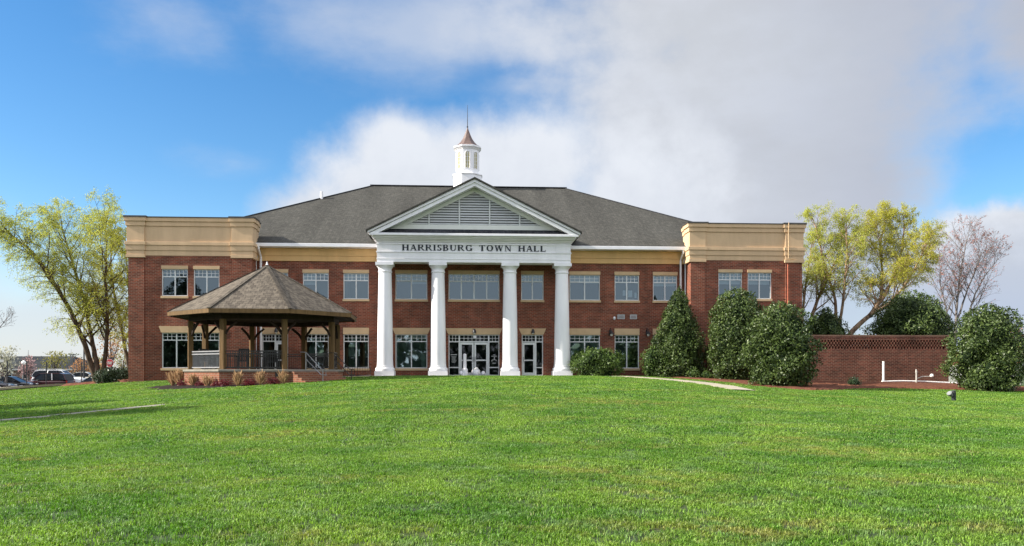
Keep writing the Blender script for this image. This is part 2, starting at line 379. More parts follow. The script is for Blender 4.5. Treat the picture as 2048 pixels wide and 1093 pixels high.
# bare soil and thatch under the grass
def lawn_mat(name, blade):
    m = bpy.data.materials.new(name); m.use_nodes = True; t = m.node_tree; b = t.nodes['Principled BSDF']; L = t.links.new
    g = t.nodes.new('ShaderNodeNewGeometry')
    def nz(scale, det=4, off=(0,0,0), sc=(1,1,1)):
        mp = t.nodes.new('ShaderNodeMapping'); L(g.outputs['Position'], mp.inputs[0]); mp.inputs[1].default_value = off; mp.inputs[3].default_value = sc
        n = t.nodes.new('ShaderNodeTexNoise'); n.inputs['Scale'].default_value = scale; n.inputs['Detail'].default_value = det; n.inputs['Roughness'].default_value = .6
        L(mp.outputs[0], n.inputs['Vector']); return n.outputs['Fac']
    def rng(v, lo, hi, a=0, c=1):
        r = t.nodes.new('ShaderNodeMapRange'); L(v, r.inputs[0]); r.inputs[1].default_value = lo; r.inputs[2].default_value = hi; r.inputs[3].default_value = a; r.inputs[4].default_value = c; return r.outputs[0]
    def mix(f, a, c):
        x = t.nodes.new('ShaderNodeMix'); x.data_type = 'RGBA'
        if isinstance(f, (int, float)): x.inputs[0].default_value = f
        else: L(f, x.inputs[0])
        for i, q in ((6, a), (7, c)):
            if isinstance(q, tuple): x.inputs[i].default_value = (*q, 1)
            else: L(q, x.inputs[i])
        return x.outputs[2]
    def mul(a, c):
        x = t.nodes.new('ShaderNodeMath'); x.operation = 'MULTIPLY'; L(a, x.inputs[0])
        if isinstance(c, (int, float)): x.inputs[1].default_value = c
        else: L(c, x.inputs[1])
        return x.outputs[0]
    c = mix(rng(nz(.55, 5, (3, 1, 0)), .38, .62), (.078,.184,.018), (.174,.285,.040))
    c = mix(mul(rng(nz(1.5, 6, (9, 4, 0), (1, 1.2, 1)), .50, .67), .65), c, (.145,.235,.10))          # blue-green fescue clumps
    yel = mul(rng(nz(.35, 6, (1, 8, 0), (.7, 1.5, 1)), .53, .66), rng(nz(2.6, 4, (2, 2, 0)), .40, .62))
    c = mix(mul(yel, .75), c, (.27,.25,.07))                                                          # straw-coloured patches
    if blade:
        r = rng(g.outputs['Random Per Island'], 0, 1, .42, 1.75)
        v = t.nodes.new('ShaderNodeVectorMath'); v.operation = 'SCALE'; L(c, v.inputs[0]); L(r, v.inputs[3]); c = v.outputs[0]
        dry = rng(g.outputs['Random Per Island'], .95, .96); c = mix(mul(dry, .6), c, (.34,.31,.15))
        L(c, b.inputs['Base Color']); b.inputs['Roughness'].default_value = .5; b.inputs['Specular IOR Level'].default_value = .25
        tr = t.nodes.new('ShaderNodeBsdfTranslucent'); v2 = t.nodes.new('ShaderNodeVectorMath'); v2.operation = 'MULTIPLY'; L(c, v2.inputs[0]); v2.inputs[1].default_value = (1.3, 1.4, .65)
        L(v2.outputs[0], tr.inputs[0])
        ms = t.nodes.new('ShaderNodeMixShader'); ms.inputs[0].default_value = .33; L(b.outputs[0], ms.inputs[1]); L(tr.outputs[0], ms.inputs[2]); L(ms.outputs[0], t.nodes['Material Output'].inputs[0])
    else:
        fine = rng(nz(30, 3), .3, .7, .12, .4)
        v = t.nodes.new('ShaderNodeVectorMath'); v.operation = 'SCALE'; L(c, v.inputs[0]); L(fine, v.inputs[3])
        L(v.outputs[0], b.inputs['Base Color']); b.inputs['Roughness'].default_value = .95
        bp = t.nodes.new('ShaderNodeBump'); bp.inputs['Strength'].default_value = 1; bp.inputs['Distance'].default_value = .04; L(nz(40, 3), bp.inputs['Height']); L(bp.outputs[0], b.inputs['Normal'])
    return m
LAWN = lawn_mat('lawn_soil', False); BLADE = lawn_mat('grass_blade', True)
xs = np.concatenate([[-3000,-1200,-500,-250,-150,-110,-90], np.arange(-76, 76.1, 1.0), [90,110,150,250,500,1200,3000]])
ys = np.concatenate([[-3000,-1200,-500,-250,-150,-110], np.arange(-90, 70.1, 1.0), [80,95,120,160,250,500,1200,3000]])
struct(sheet('ground', xs, ys, LAWN))

def ribbon(name, pts, m, dz, w=None, step=.5):
    """strip of paving: list of (x, y, half-width) along its centre line"""
    b = MB(); P = []
    for (x0,y0,h0),(x1,y1,h1) in zip(pts[:-1], pts[1:]):
        n = max(1, int(math.hypot(x1-x0, y1-y0)/step))
        P += [(x0+(x1-x0)*i/n, y0+(y1-y0)*i/n, h0+(h1-h0)*i/n) for i in range(n)]
    P.append(pts[-1]); L = []
    for i, (x, y, h) in enumerate(P):
        a = P[max(0, i-1)]; c = P[min(len(P)-1, i+1)]; dx, dy = c[0]-a[0], c[1]-a[1]; l = math.hypot(dx, dy); nx, ny = -dy/l, dx/l
        row = []
        for k in (-1, -.33, .33, 1):
            X, Y = x+nx*h*k, y+ny*h*k; row.append((X, Y, gz(X, Y)+dz))
        L.append(row)
    for r0, r1 in zip(L[:-1], L[1:]):
        o = len(b.v); b.v += r0+r1; b.f += [(o+k+1, o+k, o+4+k, o+5+k) for k in range(3)]
        for k in (0, 3):
            a, c = r0[k], r1[k]; b.quad(a, c, (c[0], c[1], c[2]-.15), (a[0], a[1], a[2]-.15))
    return struct(b.build(name, m)), P

def bed(name, outline, m, h=.07, n=5, seed=1):
    """a mulch bed heaped slightly over the lawn"""
    rs = random.Random(seed); cx = sum(p[0] for p in outline)/len(outline); cy_ = sum(p[1] for p in outline)/len(outline)
    O = []
    for (x0,y0),(x1,y1) in zip(outline, outline[1:]+outline[:1]):
        k = max(1, int(math.hypot(x1-x0, y1-y0)/.35))
        O += [(x0+(x1-x0)*i/k+rs.uniform(-.06,.06), y0+(y1-y0)*i/k+rs.uniform(-.06,.06)) for i in range(k)]
    b = MB(); R = []
    for q in range(n+1):
        f = 1-q/n*.98; R.append([(cx+(x-cx)*f, cy_+(y-cy_)*f) for x, y in O])
    for q, ring in enumerate(R):
        for x, y in ring: b.v.append((x, y, gz(x, y)+(-.05 if q == 0 else h+rs.uniform(-.03,.04))))
    m_ = len(O)
    for q in range(n):
        b.f += [(q*m_+i, q*m_+(i+1)%m_, (q+1)*m_+(i+1)%m_, (q+1)*m_+i) for i in range(m_)]
    b.f.append(tuple(n*m_+i for i in range(m_)))
    return struct(b.build(name, m)), outline

# ================================================================== TOWN HALL
hall = thing('town_hall', 'two-storey red brick town hall with white column portico and cupola', 'town hall')
def openings_wall(b, x0, x1, z0, z1, Y, ops, dep=.22):
    X = sorted({x0, x1, *[o[0] for o in ops], *[o[1] for o in ops]}); Z = sorted({z0, z1, *[o[2] for o in ops], *[o[3] for o in ops]})
    for xa, xb in zip(X[:-1], X[1:]):
        for za, zb in zip(Z[:-1], Z[1:]):
            mx, mz = (xa+xb)/2, (za+zb)/2
            if any(o[0] < mx < o[1] and o[2] < mz < o[3] for o in ops): continue
            b.quad((xa,Y,za),(xb,Y,za),(xb,Y,zb),(xa,Y,zb))
    for a, c, p, q in ops:
        b.quad((a,Y,p),(a,Y+dep,p),(a,Y+dep,q),(a,Y,q)); b.quad((c,Y+dep,p),(c,Y,p),(c,Y,q),(c,Y+dep,q))
        b.quad((a,Y,q),(a,Y+dep,q),(c,Y+dep,q),(c,Y,q)); b.quad((a,Y+dep,p),(a,Y,p),(c,Y,p),(c,Y+dep,p))

UZ, LZ = (5.05, 6.76), (.48, 2.73)
UP = [(-13.89,-12.21),(-11.25,-9.57),(-8.61,-6.95),(-5.2,-3.1),(-1.69,1.69),(3.15,4.65),(6.4,8.46),(9.46,11.12),(12.07,13.72)]
LOW = [(-11.25,-9.57),(-8.61,-6.95),(-5.2,-3.1),(6.4,8.46),(9.46,11.12),(12.07,13.72)]
DOORS = [(-13.89,-12.21),(-1.69,1.69),(3.19,4.62)]
ops = [(a,c,*UZ) for a,c in UP]+[(a,c,*LZ) for a,c in LOW]+[(a,c,0,LZ[1]) for a,c in DOORS]
WL, WR, WY = (-21.77,-14.22), (14.25,21.66), -1.5
b = MB(); openings_wall(b, WL[1], WR[0], -1.2, 8.5, 0, ops)
b.build('wall', BRICK, hall)
wops_l = [(-19.78,-18.17,*UZ),(-17.8,-16.2,*UZ),(-19.78,-16.2,*LZ)]
wops_r = [(16.09,17.68,5.07,6.93-.12),(18.06,19.66,5.07,6.93-.12),(16.09,19.66,*LZ)]
PIL_L, PIL_R = [(-21.77,-20.84),(-15.38,-14.22)], [(14.25,15.16),(20.58,21.66)]
for (x0, x1), wo_, pil in ((WL, wops_l, PIL_L), (WR, wops_r, PIL_R)):
    b = MB(); openings_wall(b, x0, x1, -1.6, 7.62, WY, wo_)
    b.quad((x0,22,-1.6),(x0,WY,-1.6),(x0,WY,7.62),(x0,22,7.62)); b.quad((x1,WY,-1.6),(x1,22,-1.6),(x1,22,7.62),(x1,WY,7.62))
    b.quad((x1,22,-1.6),(x0,22,-1.6),(x0,22,7.62),(x1,22,7.62))
    for a, c in pil: b.box(a-.04 if a == x0 else a, c+.04 if c == x1 else c, WY-.09, WY+.35, -1.6, 7.46)
    b.build('wing_wall', BRICK, hall)
    # stucco parapet of stacked bands, thicker at the corner pilasters
    b = MB()
    bands = [(7.60,7.92,.03),(7.924,8.25,.075),(8.254,8.47,.13),(8.474,9.46,.03),(9.464,9.75,.09),(9.754,9.99,.16)]
    left = x0 == WL[0]
    for z0, z1, p in bands:
        b.box(x0-p, x1+p, WY-p, .35, z0, z1)
        if left: b.box(x0-p, x0+.4, .351, 22+p, z0, z1)
        else: b.box(x1-.4, x1+p, .351, 22+p, z0, z1)
    for a, c in pil:
        for z0, z1, p in [(7.47,7.67,.17),(7.674,7.92,.13),(7.924,8.25,.175),(8.254,8.47,.23),(8.474,9.46,.13),(9.464,9.75,.19),(9.754,9.985,.26)]:
            ax, cx_ = (x0-p if a == x0 else a-p+.1), (x1+p if c == x1 else c+p-.1)
            b.box(ax, cx_, WY-p, WY+1.1, z0, z1)
    b.build('parapet', TAN, hall, bevel=.012)
    b = MB(); b.box(x0-.2, x1+.2, WY-.2, .4, 9.995, 10.05)
    if left: b.box(x0-.2, x0+.45, .401, 22.2, 9.995, 10.05)
    else: b.box(x1-.45, x1+.2, .401, 22.2, 9.995, 10.05)
    for a, c in pil: b.box(x0-.29 if a == x0 else a-.19, x1+.29 if c == x1 else c+.19, WY-.29, WY+1.15, 9.99, 10.09)
    b.build('parapet_cap', CAPM, hall)
# frieze under the main eaves, soffit, gutter
for x0, x1 in ((WL[1]+.02, -6.2), (6.2, WR[0]-.02)):
    b = MB(); b.box(x0, x1, -.10, .05, 7.52, 7.86); b.box(x0, x1, -.15, .05, 7.864, 8.36); b.build('frieze', TAN2, hall, bevel=.01)
    b = MB(); b.box(x0, x1, -.68, .02, 8.364, 8.40); b.build('soffit', WHITE, hall)
    b = MB(); b.prism_y([(0,0)]*0 or [(x0,8.36),(x1,8.36),(x1,8.58),(x0,8.58)], -.84, -.69)
    b.build('gutter', WHITE, hall, bevel=.02)
# main hipped roof
b = MB(); XE, YF, YB, ZE, RX0, RX1, RY, RZ = 21.3, -.82, 27.4, 8.56, -8.2, 7.8, 13.3, 15.53
F0, F1, B0, B1, R0, R1 = (-XE,YF,ZE),(XE,YF,ZE),(-XE,YB,ZE),(XE,YB,ZE),(RX0,RY,RZ),(RX1,RY,RZ)
b.quad(F0,F1,R1,R0); b.quad(B1,B0,R0,R1); b.poly([B0,F0,R0]); b.poly([F1,B1,R1]); b.quad(B0,B1,F1,F0)
mr = b.build('roof', ROOF, hall)
b = MB(); b.bar((RX0-.1,RY,RZ+.03),(RX1+.1,RY,RZ+.03),.34,.07); b.bar(F0,R0,.3,.07); b.bar(F1,R1,.3,.07); b.build('ridge_cap', PENT, mr)
b = MB(); b.box(WL[1],WR[0],27.2,27.3,-1.2,8.5); b.build('rear_wall', BRICK, hall)
b = MB(); b.tube([(-11.6,9.4,13.4),(-11.6,9.4,14.15)], .11, 10); b.build('vent_pipe', WHITE, mr, smooth='auto')

# ---- windows: one window = frame mesh with lintel, sill, pane children
def window(x0, x1, z0, z1, Y, bays, tz, gm, lint, sill, cols=3, glass_rows=2, blind=None):
    y = Y+.11; f = .055
    b = MB(); b.box(x0,x0+f,y-.05,y+.05,z0,z1); b.box(x1-f,x1,y-.05,y+.05,z0,z1); b.box(x0+f,x1-f,y-.05,y+.05,z1-f,z1); b.box(x0+f,x1-f,y-.05,y+.05,z0,z0+f)
    bw = (x1-x0)/bays
    for i in range(1, bays): b.box(x0+i*bw-.035,x0+i*bw+.035,y-.045,y+.045,z0+f,z1-f)
    for i in range(bays):
        a, c = x0+i*bw+(f if i == 0 else .035), x0+(i+1)*bw-(f if i == bays-1 else .035)
        b.box(a,c,y-.04,y+.04,tz-.03,tz+.03)
        n = cols
        for k in range(1, n): b.box(a+(c-a)*k/n-.013,a+(c-a)*k/n+.013,y-.025,y+.025,tz+.03,z1-f)
        zm = (tz+.03+z1-f)/2
        for k in range(n): b.box(a+(c-a)*k/n+(.013 if k else 0), a+(c-a)*(k+1)/n-(.013 if k < n-1 else 0), y-.022,y+.022,zm-.012,zm+.012)
    w_ = b.build('window', WFRAME, hall)
    b = MB(); b.quad((x0+.02,y+.01,z0+.02),(x1-.02,y+.01,z0+.02),(x1-.02,y+.01,z1-.02),(x0+.02,y+.01,z1-.02)); b.build('pane', gm, w_)
    if lint:
        b = MB(); lz0, lz1, fl = lint
        b.prism_y([(x0-.02,lz0),(x1+.02,lz0),(x1+.02+fl,lz1),(x0-.02-fl,lz1)], Y-.045, Y+.1); b.build('lintel', LINT, w_)
    if sill:
        b = MB(); b.box(x0-.05,x1+.05,Y-.07,Y+.1,z0-.15,z0); b.build('sill', LINT, w_, bevel=.01)
    if blind:
        b = MB()
        for (bx0,bx1,bz0,bz1) in blind: b.box(bx0,bx1,y+.12,y+.13,bz0,bz1)
        b.build('blind', BLIND, w_)
    return w_
blinds = {1: [(-11.2,-10.44,6.0,6.72)], 2: [(-8.56,-7.0,6.3,6.72)], 3: [(-5.15,-4.2,6.25,6.72),(-4.12,-3.15,6.1,6.72)], 5: [(3.2,4.6,6.3,6.72)], 6: [(6.45,7.4,6.3,6.72),(7.46,8.41,6.2,6.72)], 8: [(12.1,13.68,6.05,6.72)], 7: [(10.05,10.35,5.4,5.75),(10.42,10.7,5.3,5.75),(10.85,11.0,5.25,5.6)]}
for i, (x0, x1) in enumerate(UP):
    window(x0, x1, *UZ, 0, 4 if i == 4 else 2, 6.28, GLASSU, (6.76,6.99,0), True, cols=3 if x1-x0 < 2 and i != 4 else 3, blind=blinds.get(i))
for x0, x1 in LOW: window(x0, x1, *LZ, 0, 2, 2.26, GLASSL, (2.73,3.16,.19 if abs((x0+x1)/2) < 5 else 0), True)
for x0, x1, z0, z1 in wops_l: window(x0, x1, z0, z1, WY, 4 if x1-x0 > 3 else 2, 6.28 if z0 > 3 else 2.26, GLASSU if z0 > 3 else GLASSL, (z1,z1+(.22 if z0 > 3 else .42),0 if z0 > 3 else .16), True)
for x0, x1, z0, z1 in wops_r: window(x0, x1, z0, z1, WY, 4 if x1-x0 > 3 else 2, z1-.48, GLASSU if z0 > 3 else GLASSL, (z1,z1+(.2 if z0 > 3 else .42),0 if z0 > 3 else .16), True,
    blind=[(x0+.06,x1-.06,6.05,6.78)] if z0 > 3 else None)

# ---- entrances
def transom(b, x0, x1, y, z0, z1, n):
    for k in range(1, n): b.box(x0+(x1-x0)*k/n-.013,x0+(x1-x0)*k/n+.013,y-.025,y+.025,z0,z1)
    zm = (z0+z1)/2
    for k in range(n): b.box(x0+(x1-x0)*k/n+(.013 if k else 0), x0+(x1-x0)*(k+1)/n-(.013 if k < n-1 else 0), y-.022,y+.022,zm-.012,zm+.012)
def entrance(x0, x1, posts, trans, Y=0, z1=2.73, door=None, flare=.18):
    y = Y+.11
    b = MB(); f = .06
    b.box(x0,x0+f,y-.05,y+.05,0,z1); b.box(x1-f,x1,y-.05,y+.05,0,z1); b.box(x0+f,x1-f,y-.05,y+.05,z1-f,z1)
    for p in posts: b.box(p-.045,p+.045,y-.05,y+.05,0,z1-f)
    ed = [x0+f]+[q for p in posts for q in (p-.045,p+.045)]+[x1-f]
    for i in range(0, len(ed), 2):
        a, c = ed[i], ed[i+1]; b.box(a,c,y-.045,y+.045,2.22,2.29)
        transom(b, a, c, y, 2.29, z1-f, trans[i//2])
        if i//2 not in door:
            b.box(a,c,y-.045,y+.045,.50,.57); b.box(a,c,y-.045,y+.045,.0,.05)
    e = b.build('entrance_frame', WFRAME, hall)
    b = MB(); b.quad((x0+.03,y+.02,.02),(x1-.03,y+.02,.02),(x1-.03,y+.02,z1-.03),(x0+.03,y+.02,z1-.03)); b.build('pane', GLASSD, e)
    b = MB(); b.prism_y([(x0-.02,z1),(x1+.02,z1),(x1+.02+flare,z1+.42),(x0-.02-flare,z1+.42)], Y-.045, Y+.1); b.build('lintel', LINT, e)
    for i in door:
        a, c = ed[2*i], ed[2*i+1]; leaves = [(a,c)] if c-a < 1.3 else [(a,(a+c)/2-.012),((a+c)/2+.012,c)]
        for k, (p, q) in enumerate(leaves):
            b = MB(); s = .12
            b.box(p+.01,p+s,y-.035,y+.035,.01,2.2); b.box(q-s,q-.01,y-.035,y+.035,.01,2.2); b.box(p+s,q-s,y-.035,y+.035,2.06,2.2)
            b.box(p+s,q-s,y-.035,y+.035,.01,.2); b.box(p+s,q-s,y-.035,y+.035,.98,1.06)
            d = b.build('door', WFRAME, hall)
            hx = (q-.06 if k == 0 and len(leaves) == 2 else p+.06)
            b = MB(); b.tube([(hx,y-.04,.9),(hx,y-.11,.92),(hx,y-.11,1.22),(hx,y-.04,1.24)], .014, 6); b.build('handle', DARKM, d)
    return e, ed
ent, _ = entrance(-1.69, 1.69, (-.98,.98), (3,7,3), door=[1])
ent2, _ = entrance(3.19, 4.62, (4.13,), (4,2), door=[0])
ent3, _ = entrance(-13.89, -12.21, (-13.05,), (4,4), door=[1], flare=0)
b = MB()                                         # lettering and emblem stuck on the side lights
b.box(-1.55,-1.13,.095,.099,1.36,1.42)
for k in range(6): b.box(-1.50+.02*(k % 2),-1.17-.03*(k % 3),.095,.099,1.24-k*.075,1.27-k*.075)
VIN = mat('vinyl', (.42,.44,.43), .7, .05); b.build('door_decal', VIN, ent); b = MB()
b.box(1.16,1.52,.095,.099,1.27,1.31); b.box(1.27,1.42,.095,.099,1.36,1.40)
b.prism_y([(1.33,1.08),(1.38,1.08),(1.40,1.23),(1.34,1.24)], .095, .099)
for q in range(9):
    a = RAD(20+q*17.5); b.prism_y([(1.34+.20*math.cos(a),.93+.16*math.sin(a)),(1.34+.20*math.cos(a+.2),.93+.16*math.sin(a+.2)),(1.34+.13*math.cos(a+.2),.93+.1*math.sin(a+.2)),(1.34+.13*math.cos(a),.93+.1*math.sin(a))][::-1], .095, .099)
b.box(1.22,1.46,.095,.099,.80,.85)
b.build('door_decal', VIN, ent)
b = MB(); b.box(-.05,.16,.06,.085,2.50,2.66); b.build('number_plate', WHITE, ent)

# ---- wall lights, vents, downspouts, cable
def wall_dome(x, z):
    b = MB(); b.lathe([(.0,z+.17),(.05,z+.16),(.10,z+.06),(.13,z-.09),(.12,z-.1)], x, -.14, 12); l = b.build('wall_light', BLACK, hall, smooth='auto')
    b = MB(); b.lathe([(.055,z-.18),(.07,z-.12),(.05,z-.06)], x, -.14, 10); b.build('bulb', mat('lamp_globe', (.75,.72,.65), .4, .05), l, smooth=True)
for x in (.02, 3.93, -12.95): wall_dome(x, 2.94)
GLOBE = mat('globe_white', (.85,.85,.8), .3, .02)
for x in (9.13, 11.62):
    z = 2.78; b = MB(); b.box(x-.05,x+.05,-.05,.02,z-.05,z+.3); b.tube([(x,-.04,z+.25),(x,-.16,z+.42),(x+.05,-.26,z+.32),(x+.06,-.28,z+.2)], .02, 6)
    b.lathe([(.02,z+.2),(.07,z+.17),(.19,z+.02),(.2,z)], x+.06, -.28, 14); l = b.build('wall_lantern', BLACK, hall)
    b = MB(); b.lathe([(.0,z-.15),(.07,z-.13),(.1,z-.06),(.09,z+.01),(.05,z+.06)], x+.06, -.28, 14); b.build('globe', GLOBE, l, smooth=True)
for x0, x1 in ((9.65,10.13),(10.5,10.96)):
    b = MB(); b.box(x0,x1,-.03,.01,3.80,3.84); b.box(x0,x1,-.03,.01,4.06,4.10); b.box(x0,x0+.04,-.03,.01,3.84,4.06); b.box(x1-.04,x1,-.03,.01,3.84,4.06)
    for k in range(5): b.box(x0+.04,x1-.04,-.02,.005,3.86+k*.042,3.88+k*.042)
    b.build('wall_vent', mat('galvanised', (.45,.46,.47), .5, .1), hall)
b = MB(); b.lathe([(.0,3.73),(.06,3.75),(.085,3.85),(.06,3.95),(.0,3.97)], 9.43, -.05, 10); b.build('camera_dome', WHITE, hall, smooth=True)
for x, side in ((-13.93,1),(13.93,-1)):
    b = MB(); b.tube([(x,-.76,8.38),(x,-.76,8.2),(x,-.14,7.75),(x,-.14,-.9)], .075, 8); b.build('downspout', WHITE, hall, smooth='auto')
    x2 = x-side*.32; b = MB(); b.prism_z([(x2-.13,-.3),(x2+.13,-.3),(x2+.13,-.04),(x2-.13,-.04)], 7.62, 7.84); b.prism_z([(x2-.07,-.24),(x2+.07,-.24),(x2+.07,-.08),(x2-.07,-.08)], 7.5, 7.618)
    b.tube([(x2,-.16,7.52),(x2,-.16,-.9)], .055, 8); b.build('conductor_head', WHITE, hall)
b = MB(); b.tube([(20.72,-1.78,10.1),(20.72,-1.80,9.9),(20.72,-1.72,9.4),(20.72,-1.76,8.4),(20.72,-1.72,7.75)], .028, 6); b.box(20.6,21.2,-1.74,-1.70,7.70,7.74); b.build('cable_conduit', mat('tan_conduit', (.6,.42,.24), .6, .1), hall)
b = MB(); b.tube([(20.72,-1.625,7.44),(20.72,-1.625,-.5)], .028, 6); b.build('lower_conduit', mat('orange_conduit', (.55,.16,.08), .5, .1), hall)

# ---- portico
COLX = (-5.73, -2.34, 2.30, 5.69)
for x in COLX:
    b = MB(); b.box(x-.62,x+.62,-2.22,-.98,-.25,.30)
    b.lathe([(.60,.302),(.62,.36),(.62,.44),(.585,.50),(.53,.53),(.52,.56),(.545,.60),(.52,.64)], x, -1.6, 40)
    prof = [(.52,.64)]
    for k in range(1, 15):
        t = k/14; prof.append((.50-.09*t**1.6, .64+5.96*t))
    prof += [(.425,6.62),(.45,6.64),(.45,6.69),(.42,6.71),(.42,6.86),(.46,6.92),(.53,7.0),(.55,7.05)]
    b.lathe(prof, x, -1.6, 40); b.box(x-.57,x+.57,-2.17,-1.03,7.052,7.24)
    b.build('column', WHITE, hall, smooth='auto')
b = MB(); b.box(-6.2,6.2,-2.1,-1.1,7.25,8.5); b.box(-6.2,-5.3,-1.099,-.01,7.25,8.5); b.box(5.3,6.2,-1.099,-.01,7.25,8.5); b.box(-5.3,5.3,-1.1,-.01,7.9,8.0)
b.box(-6.23,6.23,-2.13,-1.07,7.45,7.48); b.box(-6.25,6.25,-2.155,-1.05,7.86,7.93)
for x in (-5.73, 5.69): b.box(x-.47,x+.47,-2.128,-2.0,7.94,8.36)
b.box(-6.25,6.25,-2.16,-1.05,8.36,8.42)
for k, (z0, z1, p) in enumerate(((8.503,8.6,.08),(8.603,8.68,.2),(8.683,8.76,.36),(8.763,8.84,.5))): b.box(-6.2-p*.6,6.2+p*.6,-2.1-p,-.02,z0,z1)
b.build('entablature', WHITE, hall, bevel=.008)
b = MB(); b.box(-6.62,6.62,-2.78,-2.55,8.845,9.0); b.build('portico_gutter', WHITE, hall, bevel=.02)
# pediment
AP, TX, TZ = 12.48, 6.62, 9.2; k_ = (AP-TZ)/TX
def rake(h0, h1, y0, y1, tx, m, name, zb=None):
    b = MB()
    for s in (-1, 1):
        pts = [(0,AP-h0),(s*tx,AP-h0-k_*tx),(s*(tx-.16 if h1 > .3 else tx),AP-h1-k_*tx+.05),(0,AP-h1)]
        if s > 0: pts = pts[::-1]
        b.prism_y(pts, y0, y1)
    return b.build(name, m, hall)
ped = rake(.06,.24,-2.85,-2.2,6.72,WHITE,'raking_cornice'); rake(.24,.46,-2.76,-2.2,6.6,WHITE,'raking_fascia')
b = MB()
for s in (-1, 1):
    pts = [(0,AP-.46),(s*5.75,AP-.46-k_*5.75),(s*5.0,9.42),(0,AP-.46-.52)] if True else 0
    pts = [(0,AP-.46),(s*5.7,AP-.46-k_*5.7),(s*5.2,AP-.46-k_*5.7),(0,AP-.71)]
    if s > 0: pts = pts[::-1]
    b.prism_y(pts, -2.12, -2.0)
b.box(-5.75,5.75,-2.115,-2.0,9.0,9.64)
b.build('tympanum_trim', mat('cream_paint', (.70,.71,.66), .6, .03), hall)
b = MB(); b.poly([(-5.0,-1.93,9.5),(5.0,-1.93,9.5),(0,-1.93,12.1)]); b.build('louver_backing', BLACK, hall)
b = MB(); z = 9.66
while z < 11.85:
    hw = max(.05, (11.93-z)/k_-.12)
    b.add([(-hw,-2.08,z),(hw,-2.08,z),(hw-.05,-1.97,z+.11),(-hw+.05,-1.97,z+.11),(-hw,-2.08,z+.02),(hw,-2.08,z+.02),(hw-.05,-1.97,z+.13),(-hw+.05,-1.97,z+.13)],
          [(3,2,1,0),(4,5,6,7),(0,1,5,4),(2,3,7,6),(1,2,6,5),(3,0,4,7)])
    z += .163
for x in (-2.9,-.97,.97,2.9): b.box(x-.045,x+.045,-2.11,-2.05,9.64,11.98-abs(x)*k_-.1)
b.build('gable_louver', mat('louver_white', (.62,.63,.62), .5, .04), hall)
b = MB(); b.quad((-6.55,-2.72,9.0),(6.55,-2.72,9.0),(5.75,-2.0,9.42),(-5.75,-2.0,9.42)); b.build('apron_roof', PENT, hall)
b = MB()
for s in (-1, 1):
    q = 6.82; A, B_, c, d = (0,-2.95,AP+.06),(s*q,-2.95,AP+.06-k_*q),(s*q,8.4,AP+.06-k_*q),(0,8.4,AP+.06)
    lo = [(p[0],p[1],p[2]-.11) for p in (A,B_,c,d)]
    b.add([A,B_,c,d]+lo, [(0,1,2,3),(7,6,5,4),(0,4,5,1),(1,5,6,2)] if s < 0 else [(3,2,1,0),(4,5,6,7),(1,5,4,0),(2,6,5,1)])
b.build('pediment_roof', ROOF, hall)
for x in (-6.3, 6.26): b = MB(); b.box(x, x+.04, -2.2, 2, 8.845, 9.14); b.build('pediment_side', WHITE, hall)
